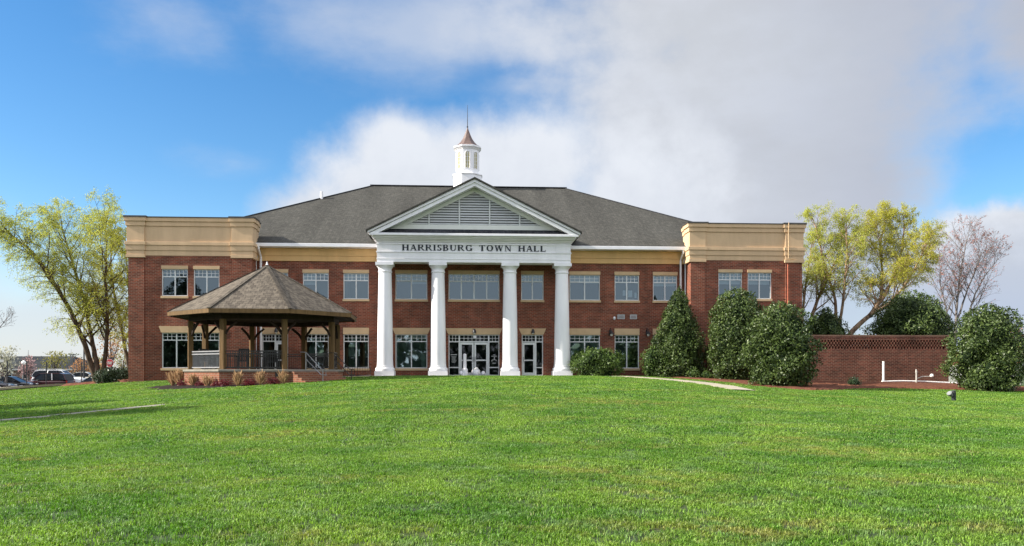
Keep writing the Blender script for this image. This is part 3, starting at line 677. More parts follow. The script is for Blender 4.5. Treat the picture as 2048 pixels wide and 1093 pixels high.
# lettering: serif capitals drawn stroke by stroke
def letters(txt, x0, x1, zb, hgt, Y, m, parent=None, name='lettering'):
    T, t = .205, .095                                   # thick and thin stems, in cap heights
    def V(x, a=0, c=1, w_=T): return [(x-w_/2,a),(x+w_/2,a),(x+w_/2,c),(x-w_/2,c)]
    def Hh(y, a, c, w_=t): return [(a,y-w_/2),(c,y-w_/2),(c,y+w_/2),(a,y+w_/2)]
    def D(xa, ya, xb, yb, w_): return [(xa-w_/2,ya),(xa+w_/2,ya),(xb+w_/2,yb),(xb-w_/2,yb)]
    def SE(x, y, l=.16): return [(x-l,y),(x+l,y),(x+l,y+.05),(x-l,y+.05)]
    def arc(cx, cy_, rx, ry, a0, a1, n=12, thick=T, thin=t):
        o = []
        for i in range(n):
            A = [RAD(a0+(a1-a0)*(i+k)/n) for k in (0, 1)]; q = []
            for a in A:
                wv = thin+(thick-thin)*abs(math.cos(a))**1.5; q.append(((cx+rx*math.cos(a),cy_+ry*math.sin(a)),(cx+(rx-wv)*math.cos(a),cy_+(ry-wv)*math.sin(a))))
            o.append([q[0][0],q[1][0],q[1][1],q[0][1]])
        return o
    G = {
     'H': (.86,[V(.16),V(.70),Hh(.5,.2,.66),SE(.16,0),SE(.16,.95),SE(.70,0),SE(.70,.95)]),
     'A': (.84,[D(.13,0,.40,1,.07),D(.70,0,.43,1,.18),Hh(.34,.24,.6),SE(.13,0,.13),SE(.70,0,.16)]),
     'R': (.84,[V(.16),SE(.16,0),Hh(.975,.02,.42),Hh(.5,.2,.44),*arc(.42,.7375,.27,.2625,-90,90),D(.76,0,.40,.5,.18),SE(.78,0,.1)]),
     'I': (.36,[V(.18),SE(.18,0),SE(.18,.95)]),
     'S': (.62,[*arc(.31,.745,.24,.255,40,250,14),*arc(.31,.26,.26,.26,-150,75,14),D(.19,.60,.19,.60,.01),[(.10,.66),(.22,.52),(.52,.33),(.42,.50)],[(.5,.72),(.55,.72),(.55,.97),(.52,.97)],[(.06,.03),(.10,.03),(.11,.3),(.06,.3)]]),
     'B': (.76,[V(.16),Hh(.975,.02,.40),Hh(.025,.02,.42),Hh(.52,.2,.42),*arc(.39,.755,.24,.245,-90,90),*arc(.41,.265,.28,.265,-90,90)]),
     'U': (.84,[V(.16,.3),V(.68,.3,1,.08),SE(.16,.95),SE(.68,.95,.13),*arc(.40,.32,.325,.33,180,360,14,.14,.08)]),
     'G': (.88,[*arc(.45,.5,.40,.51,42,318,22),V(.74,.06,.42),SE(.74,.40,.14),[(.72,.68),(.78,.68),(.78,.97),(.75,.97)]]),
     'T': (.76,[V(.38),SE(.38,0),Hh(.97,.03,.73),[(.03,.74),(.06,.74),(.10,.98),(.03,.98)],[(.70,.74),(.73,.74),(.73,.98),(.66,.98)]]),
     'O': (.92,[*arc(.46,.5,.41,.51,0,360,28)]),
     'W': (1.12,[D(.34,0,.14,1,.17),D(.34,0,.54,1,.07),D(.78,0,.56,1,.17),D(.78,0,1.0,1,.07),SE(.14,.95,.14),SE(.56,.95,.12),SE(1.0,.95,.12)]),
     'N': (.88,[V(.15,0,1,.07),V(.72,0,1,.07),D(.72,0,.15,1,.18),SE(.15,0,.13),SE(.12,.95,.12),SE(.72,.95,.13)]),
     'L': (.72,[V(.16),SE(.16,.95),Hh(.03,.02,.64),[(.60,0),(.66,0),(.66,.28),(.63,.28)]]),
     'P': (.76,[V(.16),SE(.16,0),Hh(.975,.02,.42),Hh(.46,.2,.44),*arc(.42,.7175,.27,.2825,-90,90)]),
     ' ': (.62,[])}
    tot = sum(G[c][0]+.10 for c in txt)-.10; s = (x1-x0)/tot; b = MB(); x = x0; q = 0
    for c in txt:
        for p in G[c][1]:
            ar = sum(p[i][0]*p[(i+1)%len(p)][1]-p[(i+1)%len(p)][0]*p[i][1] for i in range(len(p)))
            if abs(ar) < 1e-7: continue
            if ar < 0: p = p[::-1]
            q += 1; b.prism_y([(x+u*s,zb+v*hgt) for u, v in p], Y-.03-.0006*(q % 23), Y)
        x += (G[c][0]+.10)*s
        if c == ' ': b.build(name, m, parent or hall); b = MB()
    return b.build(name, m, parent or hall)
letters('HARRISBURG TOWN HALL', -4.62, 4.6, 7.985, .385, -2.101, mat('letter_black', (.012,.017,.028), .5, .1))
# cupola
cux, cuy, A8 = -.34, RY, math.pi/8; k8 = 1/math.cos(A8)
b = MB(); b.lathe([(1.16*k8,14.9),(1.16*k8,16.35),(1.22*k8,16.36),(1.22*k8,16.45),(.98*k8,16.5),(.92*k8,16.56),(.92*k8,18.45),(.98*k8,18.5),(1.04*k8,18.58),(1.12*k8,18.64),(1.12*k8,18.76)], cux, cuy, 8, A8)
cu = b.build('cupola', WHITE, hall, bevel=.01)
b = MB(); b.lathe([(1.08*k8,18.765),(.86,18.93),(.62,19.18),(.42,19.48),(.26,19.82),(.13,20.15),(.03,20.45)], cux, cuy, 8, A8); b.build('cupola_roof', COPPER, cu)
b = MB(); b.tube([(cux,cuy,20.35),(cux,cuy,21.2),(cux,cuy,22.3)], [.035,.025,.012], 6); b.lathe([(.0,20.42),(.07,20.47),(.07,20.53),(0,20.58)], cux, cuy, 8); b.build('spire', DARKM, cu)
LOUV = mat('cupola_louver', (.42,.38,.22), .6, .12, 8)
for q in range(8):
    a = -math.pi/2+q*math.pi/4; n = Vector((math.cos(a),math.sin(a),0)); t_ = Vector((-n.y,n.x,0)); c0 = Vector((cux,cuy,0))+n*.925
    out = [(-.17,16.9),(.17,16.9)]+[(.17*math.cos(u),18.1+.17*math.sin(u)) for u in np.linspace(0, math.pi, 9)]
    b = MB(); b.poly([c0+t_*u+Vector((0,0,v)) for u, v in out]); wv = b.build('cupola_window', LOUV, cu)
    b = MB(); P = [c0+t_*u*1.12+n*.02+Vector((0,0,v)) for u, v in out]; b.tube(P+[P[0]], .028, 4); b.bar(c0+n*.01+Vector((0,0,16.9)), c0+n*.01+Vector((0,0,18.27)), .03, .03)
    for z in (17.2,17.5,17.8,18.1): b.bar(c0+n*.01-t_*.17+Vector((0,0,z)), c0+n*.01+t_*.17+Vector((0,0,z)), .02, .02)
    b.build('window_trim', WHITE, wv)
# rooms behind the glass
b = MB(); 
for (x0,x1,y0) in ((WL[1],WR[0],.3),(WL[0]+.2,WL[1]-.02,WY+.3),(WR[0]+.02,WR[1]-.2,WY+.3)):
    for z0, z1 in ((0,3.35),(4.2,7.35)):
        yb = y0+6.5; b.quad((x0,y0,z1),(x1,y0,z1),(x1,yb,z1),(x0,yb,z1)); b.quad((x0,yb,z0),(x1,yb,z0),(x1,yb,z1),(x0,yb,z1))
        b.quad((x0,y0,z0),(x0,yb,z0),(x0,yb,z1),(x0,y0,z1)); b.quad((x1,yb,z0),(x1,y0,z0),(x1,y0,z1),(x1,yb,z1))
for x in (-9.1,-6,-2.4,2.4,6,8.9,11.6): b.box(x-.06,x+.06,.3,6.8,.02,3.34); b.box(x-.06,x+.06,.3,6.8,4.22,7.34)
b.build('interior_wall', ROOM, hall)
b = MB()
for (x0,x1,y0) in ((WL[1],WR[0],.26),(WL[0]+.2,WL[1]-.02,WY+.26),(WR[0]+.02,WR[1]-.2,WY+.26)):
    for z in (0.0, 4.2): b.quad((x0,y0,z-.01),(x1,y0,z-.01),(x1,y0+6.5,z-.01),(x0,y0+6.5,z-.01))
b.build('interior_floor', ROOMF, hall)
for x, y in ((-10.2,2.0),(-10.1,3.4),(-10.1,5.0),(-8.0,2.2),(-7.6,3.6),(-7.8,5.2),(-4.0,1.6),(-4.1,3.0),(-4.0,4.4),(-1.2,2.2),(-1.2,3.6)): b = MB(); b.box(x-.55,x+.55,y-.12,y+.12,7.28,7.33); b.build('ceiling_light', LAMPE, hall)
# ================================================================== GAZEBO
GX, GY, GROT = at(534, 46.5)[0], at(534, 46.5)[1], RAD(3)
gaz = thing('gazebo', 'octagonal timber gazebo with shingle roof on raised brick base', 'gazebo', (GX, GY, 0), GROT)
def ov(R, k, z): a = -math.pi/2+math.pi/8+k*math.pi/4; return Vector((R*math.cos(a), R*math.sin(a), z))     # corner k
def octo(R, z0, z1): return [(R, z0), (R, z1)]
A0 = -math.pi/2+math.pi/8
DZ, RD, RP, RE = .37, 4.45, 4.05, 5.22
b = MB(); b.lathe([(RD-.08,-1.3),(RD-.08,DZ-.12)], 0, 0, 8, A0); b.build('base', BRICK3, gaz)
b = MB(); b.lathe([(RD,DZ-.118),(RD,DZ)], 0, 0, 8, A0); b.build('deck', CONC, gaz, bevel=.015)
for k in range(8):
    p = ov(RP, k, 0); a = math.atan2(p.y, p.x); b = MB()
    c_, s_ = math.cos(a), math.sin(a); h = .13
    b.prism_z([(p.x+c_*u*h-s_*v*h, p.y+s_*u*h+c_*v*h) for u, v in ((-1,-1),(1,-1),(1,1),(-1,1))], DZ+.002, 2.98)
    b.build('post', WOOD, gaz, bevel=.012)
    q, r = ov(RP, k-1, 0), ov(RP, k+1, 0)
    for o_ in (q, r):
        d_ = (o_-p).normalized(); b = MB()
        b.tube([p+d_*.12+Vector((0,0,2.2)), p+d_*.30+Vector((0,0,2.5)), p+d_*.72+Vector((0,0,2.86))], .075, 4); b.build('brace', WOODD, gaz)
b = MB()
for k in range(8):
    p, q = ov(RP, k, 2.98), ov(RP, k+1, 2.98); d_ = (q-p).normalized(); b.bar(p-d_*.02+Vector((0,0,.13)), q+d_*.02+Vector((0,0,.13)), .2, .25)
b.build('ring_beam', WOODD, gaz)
EZ, APZ = 3.44, 6.22
b = MB(); b.lathe([(RE,EZ),(RE*.5,(EZ+APZ)/2),(.04,APZ)], 0, 0, 8, A0); gr = b.build('roof', GROOF, gaz)
b = MB()
for k in range(8): b.bar(ov(RE+.02,k,EZ+.02), Vector((0,0,APZ+.03)), .2, .04)
b.build('hip_cap', shingle_mat('gazebo_hip', (.105,.09,.072), (.07,.06,.048), (.12,.105,.085), bw=.3, rh=.2), gr)
b = MB(); b.lathe([(.0,APZ-.05),(.09,APZ),(.09,APZ+.05),(.05,APZ+.09),(.03,APZ+.22),(.0,APZ+.24)], 0, 0, 8, cap=False); b.build('finial', WHITE, gr)
for k in range(8):
    p, q = ov(RE-.03, k, EZ-.11), ov(RE-.03, k+1, EZ-.11); b = MB(); b.bar(p, q, .06, .21); b.build('fascia', WOOD, gaz)
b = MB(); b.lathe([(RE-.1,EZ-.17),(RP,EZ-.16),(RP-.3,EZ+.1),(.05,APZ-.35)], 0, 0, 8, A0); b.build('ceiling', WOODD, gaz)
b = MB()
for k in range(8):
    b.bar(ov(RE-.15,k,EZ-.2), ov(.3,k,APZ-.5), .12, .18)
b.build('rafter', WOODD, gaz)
def railing(p, q, h=.95, m=None):
    b = MB(); d_ = (q-p); L = d_.length; d_.normalize(); a, c = p+d_*.14, q-d_*.14
    for z in (h, h-.14, .1): b.bar(a+Vector((0,0,z)), c+Vector((0,0,z)), .06, .055)
    n = int(L/.125)
    for i in range(1, n): x = a+(c-a)*i/n; b.bar(x+Vector((0,0,.12)), x+Vector((0,0,h-.02)), .03, .03)
    return b.build('railing', m or RAILM, gaz)
LITRAIL = mat('sunlit_grey_rail', (.26,.26,.27), .4, .1, 5, .5)  # lighter copy of the rail metal, sunlight painted into the left panel
RAILM = mat('rail_metal', (.014,.014,.015), .3, .15, 6, .6)
for k in range(8):
    if k == 0: continue
    if k == 7 or True: railing(ov(RP,k,DZ), ov(RP,k+1,DZ), m=LITRAIL if k == 6 else None)
# steps on the corner face between corners 0 and 1 (front right)
fn = ((ov(1,0,0)+ov(1,1,0))/2).normalized(); ft = Vector((-fn.y, fn.x, 0)); fm = (ov(RD,0,0)+ov(RD,1,0))/2
for i in range(5):
    b = MB(); d0, d1 = .0, .30*(i+1)+.02; top = DZ-.12-.155*i; hw = 1.45
    c_ = [fm+ft*u*hw+fn*v for u, v in ((-1,-.1 if i == 0 else .30*i+.03),(1,-.1 if i == 0 else .30*i+.03),(1,d1),(-1,d1))]
    b.prism_z([(p.x,p.y) for p in c_][::-1] if False else [(p.x,p.y) for p in c_], -1.1, top); b.build('step', BRICK3, gaz)
for s in (-.55, 1.35):
    b = MB(); P0 = fm+ft*s
    top = [P0+fn*-.35+Vector((0,0,DZ+.92)), P0+fn*.1+Vector((0,0,DZ+.9)), P0+fn*1.35+Vector((0,0,DZ+.02)), P0+fn*1.75+Vector((0,0,DZ-.02)), P0+fn*1.75+Vector((0,0,DZ-.3)), P0+fn*1.35+Vector((0,0,DZ-.28)), P0+fn*.1+Vector((0,0,DZ+.55))]
    b.tube(top, .024, 6); b.tube([P0+fn*1.5+Vector((0,0,-.9)), P0+fn*1.5+Vector((0,0,DZ))], .022, 6); b.tube([P0+fn*.1+Vector((0,0,DZ)), P0+fn*.1+Vector((0,0,DZ+.9))], .022, 6)
    b.build('handrail', RAILM if s > 0 else mat('galvanised_rail', (.34,.35,.37), .35, .1, 5, .5, .6), gaz)
b = MB(); m0 = (ov(RD-.06,7,0)*.12+ov(RD-.06,0,0)*.88); b.box(m0.x-.14, m0.x+.22, m0.y-.03, m0.y+.02, -.02, .22); pq = b.build('plaque', BLACK, gaz)
# the front-left brick panel carries wet-dark soldier course; benches stand inside
def to_gaz(px, d):
    x, y = at(px, d); return x, y
CHB = mat('black_chair', (.018,.017,.017), .45, .2, 6, .5)
CUSH = mat('chair_seat', (.30,.29,.27), .8, .1)
def rocking_chair(label):
    r = thing('rocking_chair', label, 'rocking chair', group='rocking chairs in the gazebo')
    b = MB()
    for i in range(6): b.box(-.26,.26,-.24+i*.085,-.17+i*.085,.42,.445)
    b.build('seat', CHB, r)
    b = MB()
    for i in range(6): x = -.22+i*.088; b.bar((x,.26,.44),(x,.48,1.1),.055,.02)
    b.bar((-.27,.485,1.12),(.27,.485,1.12),.03,.09); b.bar((-.27,.28,.5),(.27,.28,.5),.03,.06); b.build('backrest', CHB, r)
    for s in (-1, 1):
        b = MB(); b.tube([(s*.27,-.50,.12),(s*.27,-.3,.045),(s*.27,0,.02),(s*.27,.3,.05),(s*.27,.58,.17)], .025, 4); b.build('rocker', CHB, r)
        b = MB(); b.bar((s*.27,-.24,.04),(s*.27,-.22,.68),.045,.045); b.build('leg', CHB, r)
        b = MB(); b.bar((s*.27,.24,.04),(s*.27,.49,1.14),.045,.045); b.build('leg', CHB, r)
        b = MB(); b.bar((s*.29,-.30,.69),(s*.29,.34,.69),.09,.03); b.build('armrest', CHB, r)
    return r
ch0 = rocking_chair('')
for i, (px, d, rz, lab) in enumerate((
    (418, 46.3, RAD(55), 'black rocking chair behind the sunlit left railing of the gazebo'),
    (486, 45.6, RAD(8), 'black rocking chair behind the front railing of the gazebo, facing the lawn'),
    (545, 48.3, RAD(20), 'black rocking chair at the back of the gazebo before the glass door'),
    (636, 45.8, RAD(-85), 'black rocking chair turned sideways above the gazebo steps'))):
    o = ch0 if i == 0 else copy_tree(ch0)
    x, y = at(px, d); o.location = (x, y, DZ+.005); o.rotation_euler = (0,0,rz); o['label'] = lab

# ================================================================== PAVING AND BEDS
_, LP = ribbon('path', [(-24,-32.4,.34),(-16,-28.5,.34),(-14.6,-26.9,.34),(-13.4,-25.3,.32),(-12.5,-24.3,.3),(-11.7,-23.6,.22)], CONC, .008)
_, RWP = ribbon('walkway', [(9.0,-4.3,.55),(9.8,-6.2,.6),(10.9,-8.6,.65),(11.8,-11.2,.7),(12.15,-14.4,.75),(11.9,-18.4,.55)], CONC2, .035)
_, FP = ribbon('sidewalk', [(-46,-3.4,1.7),(-38.2,1.8,1.6),(-32.6,5.9,1.4),(-28.9,8.7,.9),(-24,12.6,.5)], CONC2, .24)
_, EP = ribbon('porch_paving', [(-13.5,-1.75,.9),(-6.4,-2.0,1.0),(6.3,-2.0,1.0),(9.0,-4.0,.8)], CONC, .012)
b = MB(); pk = [(-95,-35),(-50,-5.5),(-40.5,3.0),(-31.5,9.5),(-24.5,14.7),(-23,22),(-23,75),(-95,75)]
b.prism_z(pk, -2.0, -1.655); struct(b.build('parking_lot', ASPH))
b = MB()
for k in range(9): x = -64+k*2.9; b.box(x,x+.1,32,37.2,-1.653,-1.651)
struct(b.build('parking_line', mat('line_paint', (.7,.7,.66), .8, .1)))
def gl(R, a): q = RAD(a); return (GX+R*math.sin(q), GY-R*math.cos(q))
_, GB = bed('gazebo_mulch', [gl(4.2,-110),gl(6.0,-108),gl(6.4,-80),gl(6.3,-50),gl(5.9,-25),gl(5.5,0),gl(5.2,14),gl(4.3,14),gl(4.2,-20),gl(4.2,-50),gl(4.2,-80)], DMULCH, .06)
_, TB = bed('tree_mulch', [(-29.6,5.6),(-28.6,3.9),(-25.8,2.6),(-23.0,0.2),(-21.8,-2.3),(-21.6,6),(-24,9.5),(-28,8.6)], MULCH, .16)
_, RB = bed('holly_mulch', [(11.0,-1.7),(11.5,-4.4),(13.1,-7.0),(14.3,-10.4),(14.6,-13.6),(16.4,-15.4),(18.6,-13.6),(20.5,-11.6),(23.5,-10.4),(26.5,-11.0),(30,-11.6),(33.5,-10.8),(34.5,-6),(31.5,-3.4),(20,-3.3),(14.5,-2.2)], MULCH, .09, n=9)
# dormant ornamental grasses and red shrubs round the gazebo
STRAW = mat('straw_grass', (.48,.32,.18), .8, .2, 5, .2, island=.7, color2=(.34,.21,.11), trans=.3)
REDL = mat('red_leaf', (.20,.018,.03), .5, .2, 5, .4, island=.8, color2=(.07,.012,.018), trans=.3)
def leaf_mesh(name, P, nrm, size, m, rng, parent=None, ar=.5, bias=.0, droop=0):
    """one small pointed leaf at each point of P"""
    n = len(P); d = rng.normal(size=(n,3)); d /= np.linalg.norm(d, axis=1)[:,None]
    if nrm is not None: d = d*(1-bias)+nrm*bias; d /= np.linalg.norm(d, axis=1)[:,None]+1e-9
    a = rng.normal(size=(n,3)); a[:,2] -= droop; a -= d*np.sum(a*d, 1)[:,None]; a /= np.linalg.norm(a, axis=1)[:,None]+1e-9
    c = np.cross(d, a); s = size*rng.uniform(.6,1.3,(n,1)); l = a*s; w_ = c*s*ar*.5
    V = np.stack([P-l*.5, P-l*.05+w_+d*s*.06, P+l*.5, P-l*.05-w_+d*s*.06], 1).reshape(-1,3)
    return raw_mesh(name, V, 4, m, parent)
def raw_mesh(name, V, k, m, parent=None, extra=None):
    n = len(V)//k; me = bpy.data.meshes.new(name)
    ev, ef = (extra if extra else ([], []))
    nv = len(V)+len(ev); me.vertices.add(nv)
    co = np.concatenate([V, np.asarray(ev, float).reshape(-1,3)]) if len(ev) else V
    me.vertices.foreach_set('co', co.astype(np.float32).ravel())
    loops = np.arange(n*k, dtype=np.int32); st = np.arange(n, dtype=np.int32)*k; tot = np.full(n, k, np.int32)
    if len(ef):
        loops = np.concatenate([loops, (np.asarray(ef, np.int32)+len(V)).ravel()]); st = np.concatenate([st, n*k+np.arange(len(ef), dtype=np.int32)*4]); tot = np.concatenate([tot, np.full(len(ef), 4, np.int32)])
    me.loops.add(len(loops)); me.loops.foreach_set('vertex_index', loops)
    me.polygons.add(len(st)); me.polygons.foreach_set('loop_start', st); me.polygons.foreach_set('loop_total', tot)
    me.update(calc_edges=True); me.validate(); me.materials.append(m)
    o = bpy.data.objects.new(name, me); C.objects.link(o)
    if parent is not None: o.parent = parent
    return o
def straw_clump(x, y, h, w_, seed, label):
    rng = np.random.default_rng(seed); n = 260; z0 = gz(x, y)+.05
    r = rng.uniform(0, w_*.45, n); a = rng.uniform(0, 6.283, n); base = np.stack([r*np.cos(a)*.5, r*np.sin(a)*.5, np.zeros(n)], 1)
    hh = h*np.clip(rng.normal(.72, .22, n), .25, 1.25); lean = rng.normal(0, .07, n); tip = np.stack([r*np.cos(a)*1.5+rng.normal(0,.09,n)+lean, r*np.sin(a)*1.5+rng.normal(0,.09,n), hh], 1)
    s = np.stack([-np.sin(a+rng.normal(0,1,n)), np.cos(a), np.zeros(n)], 1)*.014
    V = np.stack([base-s, base+s, tip+s*1.3, tip-s*1.3], 1).reshape(-1,3)
    o = raw_mesh('ornamental_grass', V, 4, STRAW); o.location = (x, y, z0); tag(o, label, 'ornamental grass', 'straw grass clumps round the gazebo base')
for i, (px, d, h, w_, lab) in enumerate(((345,45.2,.78,.42,'leftmost tall straw-coloured grass clump beside the gazebo base'),(358,44.8,.85,.36,'tall straw-coloured grass clump, second from the left end of the gazebo bed'),(386,43.6,.60,.42,'low straw grass clump before the sunlit left face of the gazebo base'),
    (415,42.4,.55,.5,'broad low straw grass clump at the left front corner of the gazebo base'),(476,41.5,.70,.40,'straw grass clump standing before the shaded front face of the gazebo base'),(521,41.4,.68,.26,'narrow straw grass clump left of the dark plaque on the gazebo base'),(567,41.4,.66,.24,'narrow straw grass clump beside the gazebo steps'))):
    x, y = at(px, d); straw_clump(x, y, h*.9, w_*.58, 10+i, lab)
for i, (px, d, s, lab) in enumerate(((367,44.4,.62,'red-leaved shrub between straw clumps left of the gazebo base'),(399,42.8,.4,'small dark red shrub before the sunlit face of the gazebo base'),(433,41.9,.42,'small dark red shrub at the left front corner of the gazebo base'),
    (450,41.7,.55,'wide dark red shrub low before the shaded gazebo base'),(500,41.4,.55,'bright red shrub between two straw clumps before the gazebo base'),(548,41.5,.6,'bright red shrub below the dark plaque on the gazebo base'))):
    x, y = at(px, d); rng = np.random.default_rng(40+i); n = 420
    d_ = rng.normal(size=(n,3)); d_ /= np.linalg.norm(d_, axis=1)[:,None]; d_[:,2] = np.abs(d_[:,2]); P = d_*(s*.62)*rng.uniform(.35,1.05,(n,1))*np.array([1,1,.95])
    o = thing('red_shrub', lab, 'shrub', (x, y, gz(x,y)+.06), 0, 'red shrubs round the gazebo base')
    b = MB()
    for q in range(7): a = q*.9; b.tube([(0,0,-.05),(.25*s*math.cos(a),.25*s*math.sin(a),.35*s)], [.012,.006], 4)
    b.build('stem', WOODD, o); leaf_mesh('foliage', P, None, .075, REDL, rng, o, .55)
# low black railing along the ramp right of the gazebo
rr = thing('ramp_railing', 'low black metal railing along the ramp right of the gazebo', 'railing')
b = MB(); p0, p1 = Vector((*at(688,49.5),-.1)), Vector((*at(741,52.3),-.06)); RH = .62
for z in (RH, .1): b.bar(p0+Vector((0,0,z)), p1+Vector((0,0,z)), .04, .04)
for i in range(17): x = p0.lerp(p1, i/16); b.bar(x+Vector((0,0,.0 if i % 8 == 0 else .1)), x+Vector((0,0,RH)), .035 if i % 8 == 0 else .02, .035 if i % 8 == 0 else .02)
b.build('rail_panel', BLACK, rr)

# ================================================================== BRICK SCREEN WALLS
sw = thing('screen_wall', 'brown brick screen wall with a pierced honeycomb band near its top', 'brick wall', (21.6,-3,0))
x0, x1 = 0.0, 9.3; b = MB()
b.box(x0,x1,0,.3,-1.6,1.74); b.box(x0,x1,0,.3,2.322,2.52)
b.box(x1-.3,x1,.301,6,-1.6,2.52); rh = .145
for r in range(4):
    z = 1.742+r*rh
    n = int((x1-x0)/.2)
    for i in range(n+1):
        a = x0+i*.2+(.1 if r % 2 else 0)
        if a+.1 > x1-.25: break
        b.box(a, a+.092, .003, .298, z, z+rh-.002)
    b.box(x1-.25, x1, .002, .198, z, z+rh-.002)
b.build('wall', BRICK2, sw)
b = MB(); b.box(x0,x1+.015,-.02,.32,2.522,2.64); b.build('coping', brick_mat('soldier_brick', (.2,.062,.042), (.12,.04,.03), (.24,.17,.12), bw=.075, rh=.2), sw)
lw = thing('low_wall', 'short lower brick wall end, sunlit, between two hollies below the right wing', 'brick wall', (15.25,-3,0))
b = MB(); b.box(0,6.3,0,.3,-1.6,1.86); b.box(0,.3,.301,1.38,-1.6,1.86); b.build('wall', BRICK2, lw)
b = MB(); b.box(-.02,6.3,-.02,1.38,1.862,1.93); b.build('coping', BRICK3, lw)
pv = thing('drain_pipe', 'white plastic L-shaped pipe standing and lying before the screen wall', 'pipe', (26.2,-3.6,0))
PVC = mat('white_pvc', (.82,.80,.76), .4, .03)
zg = gz(26.2,-3.6)+.12
b = MB(); b.tube([(0,0,zg-.05),(0,0,.92)], .07, 10); b.build('upright', PVC, pv, smooth='auto')
b = MB(); b.tube([(0,-.02,zg),(1.2,-.05,zg+.03),(2.6,-.1,zg),(4.9,-.3,zg-.12)], .05, 8); b.build('run', PVC, pv, smooth='auto')
b = MB(); b.tube([(-.1,0,zg-.02),(.1,0,zg-.02)], .08, 10); b.build('elbow', PVC, pv, smooth='auto')
sp = thing('hose_post', 'small pale hydrant post with a round tap before the screen wall', 'tap', (28.3,-3.75,0))
GALV = mat('grey_steel', (.42,.40,.36), .5, .15)
b = MB(); b.tube([(0,0,zg-.2),(0,0,.2)], .05, 8); b.tube([(0,0,.2),(-.02,0,.42)], [.07,.03], 8); b.build('post', GALV, sp)
b = MB(); b.lathe([(0,-.1),(.1,-.08),(.12,0),(.08,.1),(0,.12)], 1.02, .0, 10); b.build('tap', PVC, sp, smooth=True)
b = MB(); b.tube([(0,0,-.2),(.4,0,-.05),(.9,0,-.06)], .03, 6); b.build('arm', GALV, sp)
x, y = at(1906, 34.8)
ll = thing('landscape_light', 'dark ribbed garden spotlight on a stub post in the lawn', 'garden light', (x, y, gz(x,y)))
b = MB(); b.lathe([(.075,-.1),(.075,.40),(.085,.41),(.085,.44),(.04,.46)], .03, 0, 12)
for q in range(12): a = q*math.pi/6; b.box(.03+.078*math.cos(a)-.008,.03+.078*math.cos(a)+.008,.078*math.sin(a)-.008,.078*math.sin(a)+.008,.0,.38)
b.build('post', mat('ribbed_grey', (.05,.055,.055), .5, .2), ll)
b = MB(); b.tube([(-.05,-.02,.22),(-.16,-.06,.30),(-.22,-.09,.35)], [.05,.095,.11], 12); b.build('lamp_head', mat('lamp_grey', (.17,.18,.18), .4, .1), ll)
b = MB(); b.tube([(-.221,-.09,.351),(-.235,-.096,.36)], [.095,.06], 12); b.build('lens', mat('lens_grey', (.22,.23,.23), .15, .05), ll)
b = MB(); b.box(-.1,.02,-.05,.05,.41,.43); b.build('bracket', GALV, ll)
# white shapes standing in for a bright patch by the front doors
pw = thing('bollard', 'slim white post standing before the left leaf of the front doors', 'bollard', (-.62,-.55,0))
b = MB(); b.tube([(0,0,-.05),(0,0,1.35)], .12, 12); b.lathe([(.12,1.35),(.10,1.42),(.0,1.46)], 0, 0, 12); b.build('post', WHITE, pw, smooth='auto')
b = MB(); b.lathe([(.2,-.05),(.22,.1),(.2,.42),(.13,.5)], 0, 0, 12); b.build('base', WHITE, pw, smooth='auto')
pp = thing('planter', 'big round white pot on the paving before the front doors', 'planter', (.12,-.65,0))
b = MB(); b.lathe([(.17,-.05),(.25,.08),(.29,.2),(.27,.33),(.23,.37),(.25,.40),(.2,.39)], 0, 0, 20); b.build('pot', WHITE, pp, smooth='auto')
b = MB(); b.lathe([(.0,.56),(.09,.52),(.15,.42),(.18,.385)], .03, 0, 14); b.build('mound', PVC, pp, smooth=True)
for x, lab in ((-.86,'small white ball left of the slim white post'),(.60,'small white ball right of the big white pot')):
    o = thing('white_ball', lab, 'ball light', (x,-.6,0), 0, 'small white balls by the doors')
    b = MB(); b.lathe([(0,-.02),(.1,.03),(.14,.15),(.1,.27),(0,.31)], 0, 0, 12); b.build('globe', WHITE, o, smooth=True)
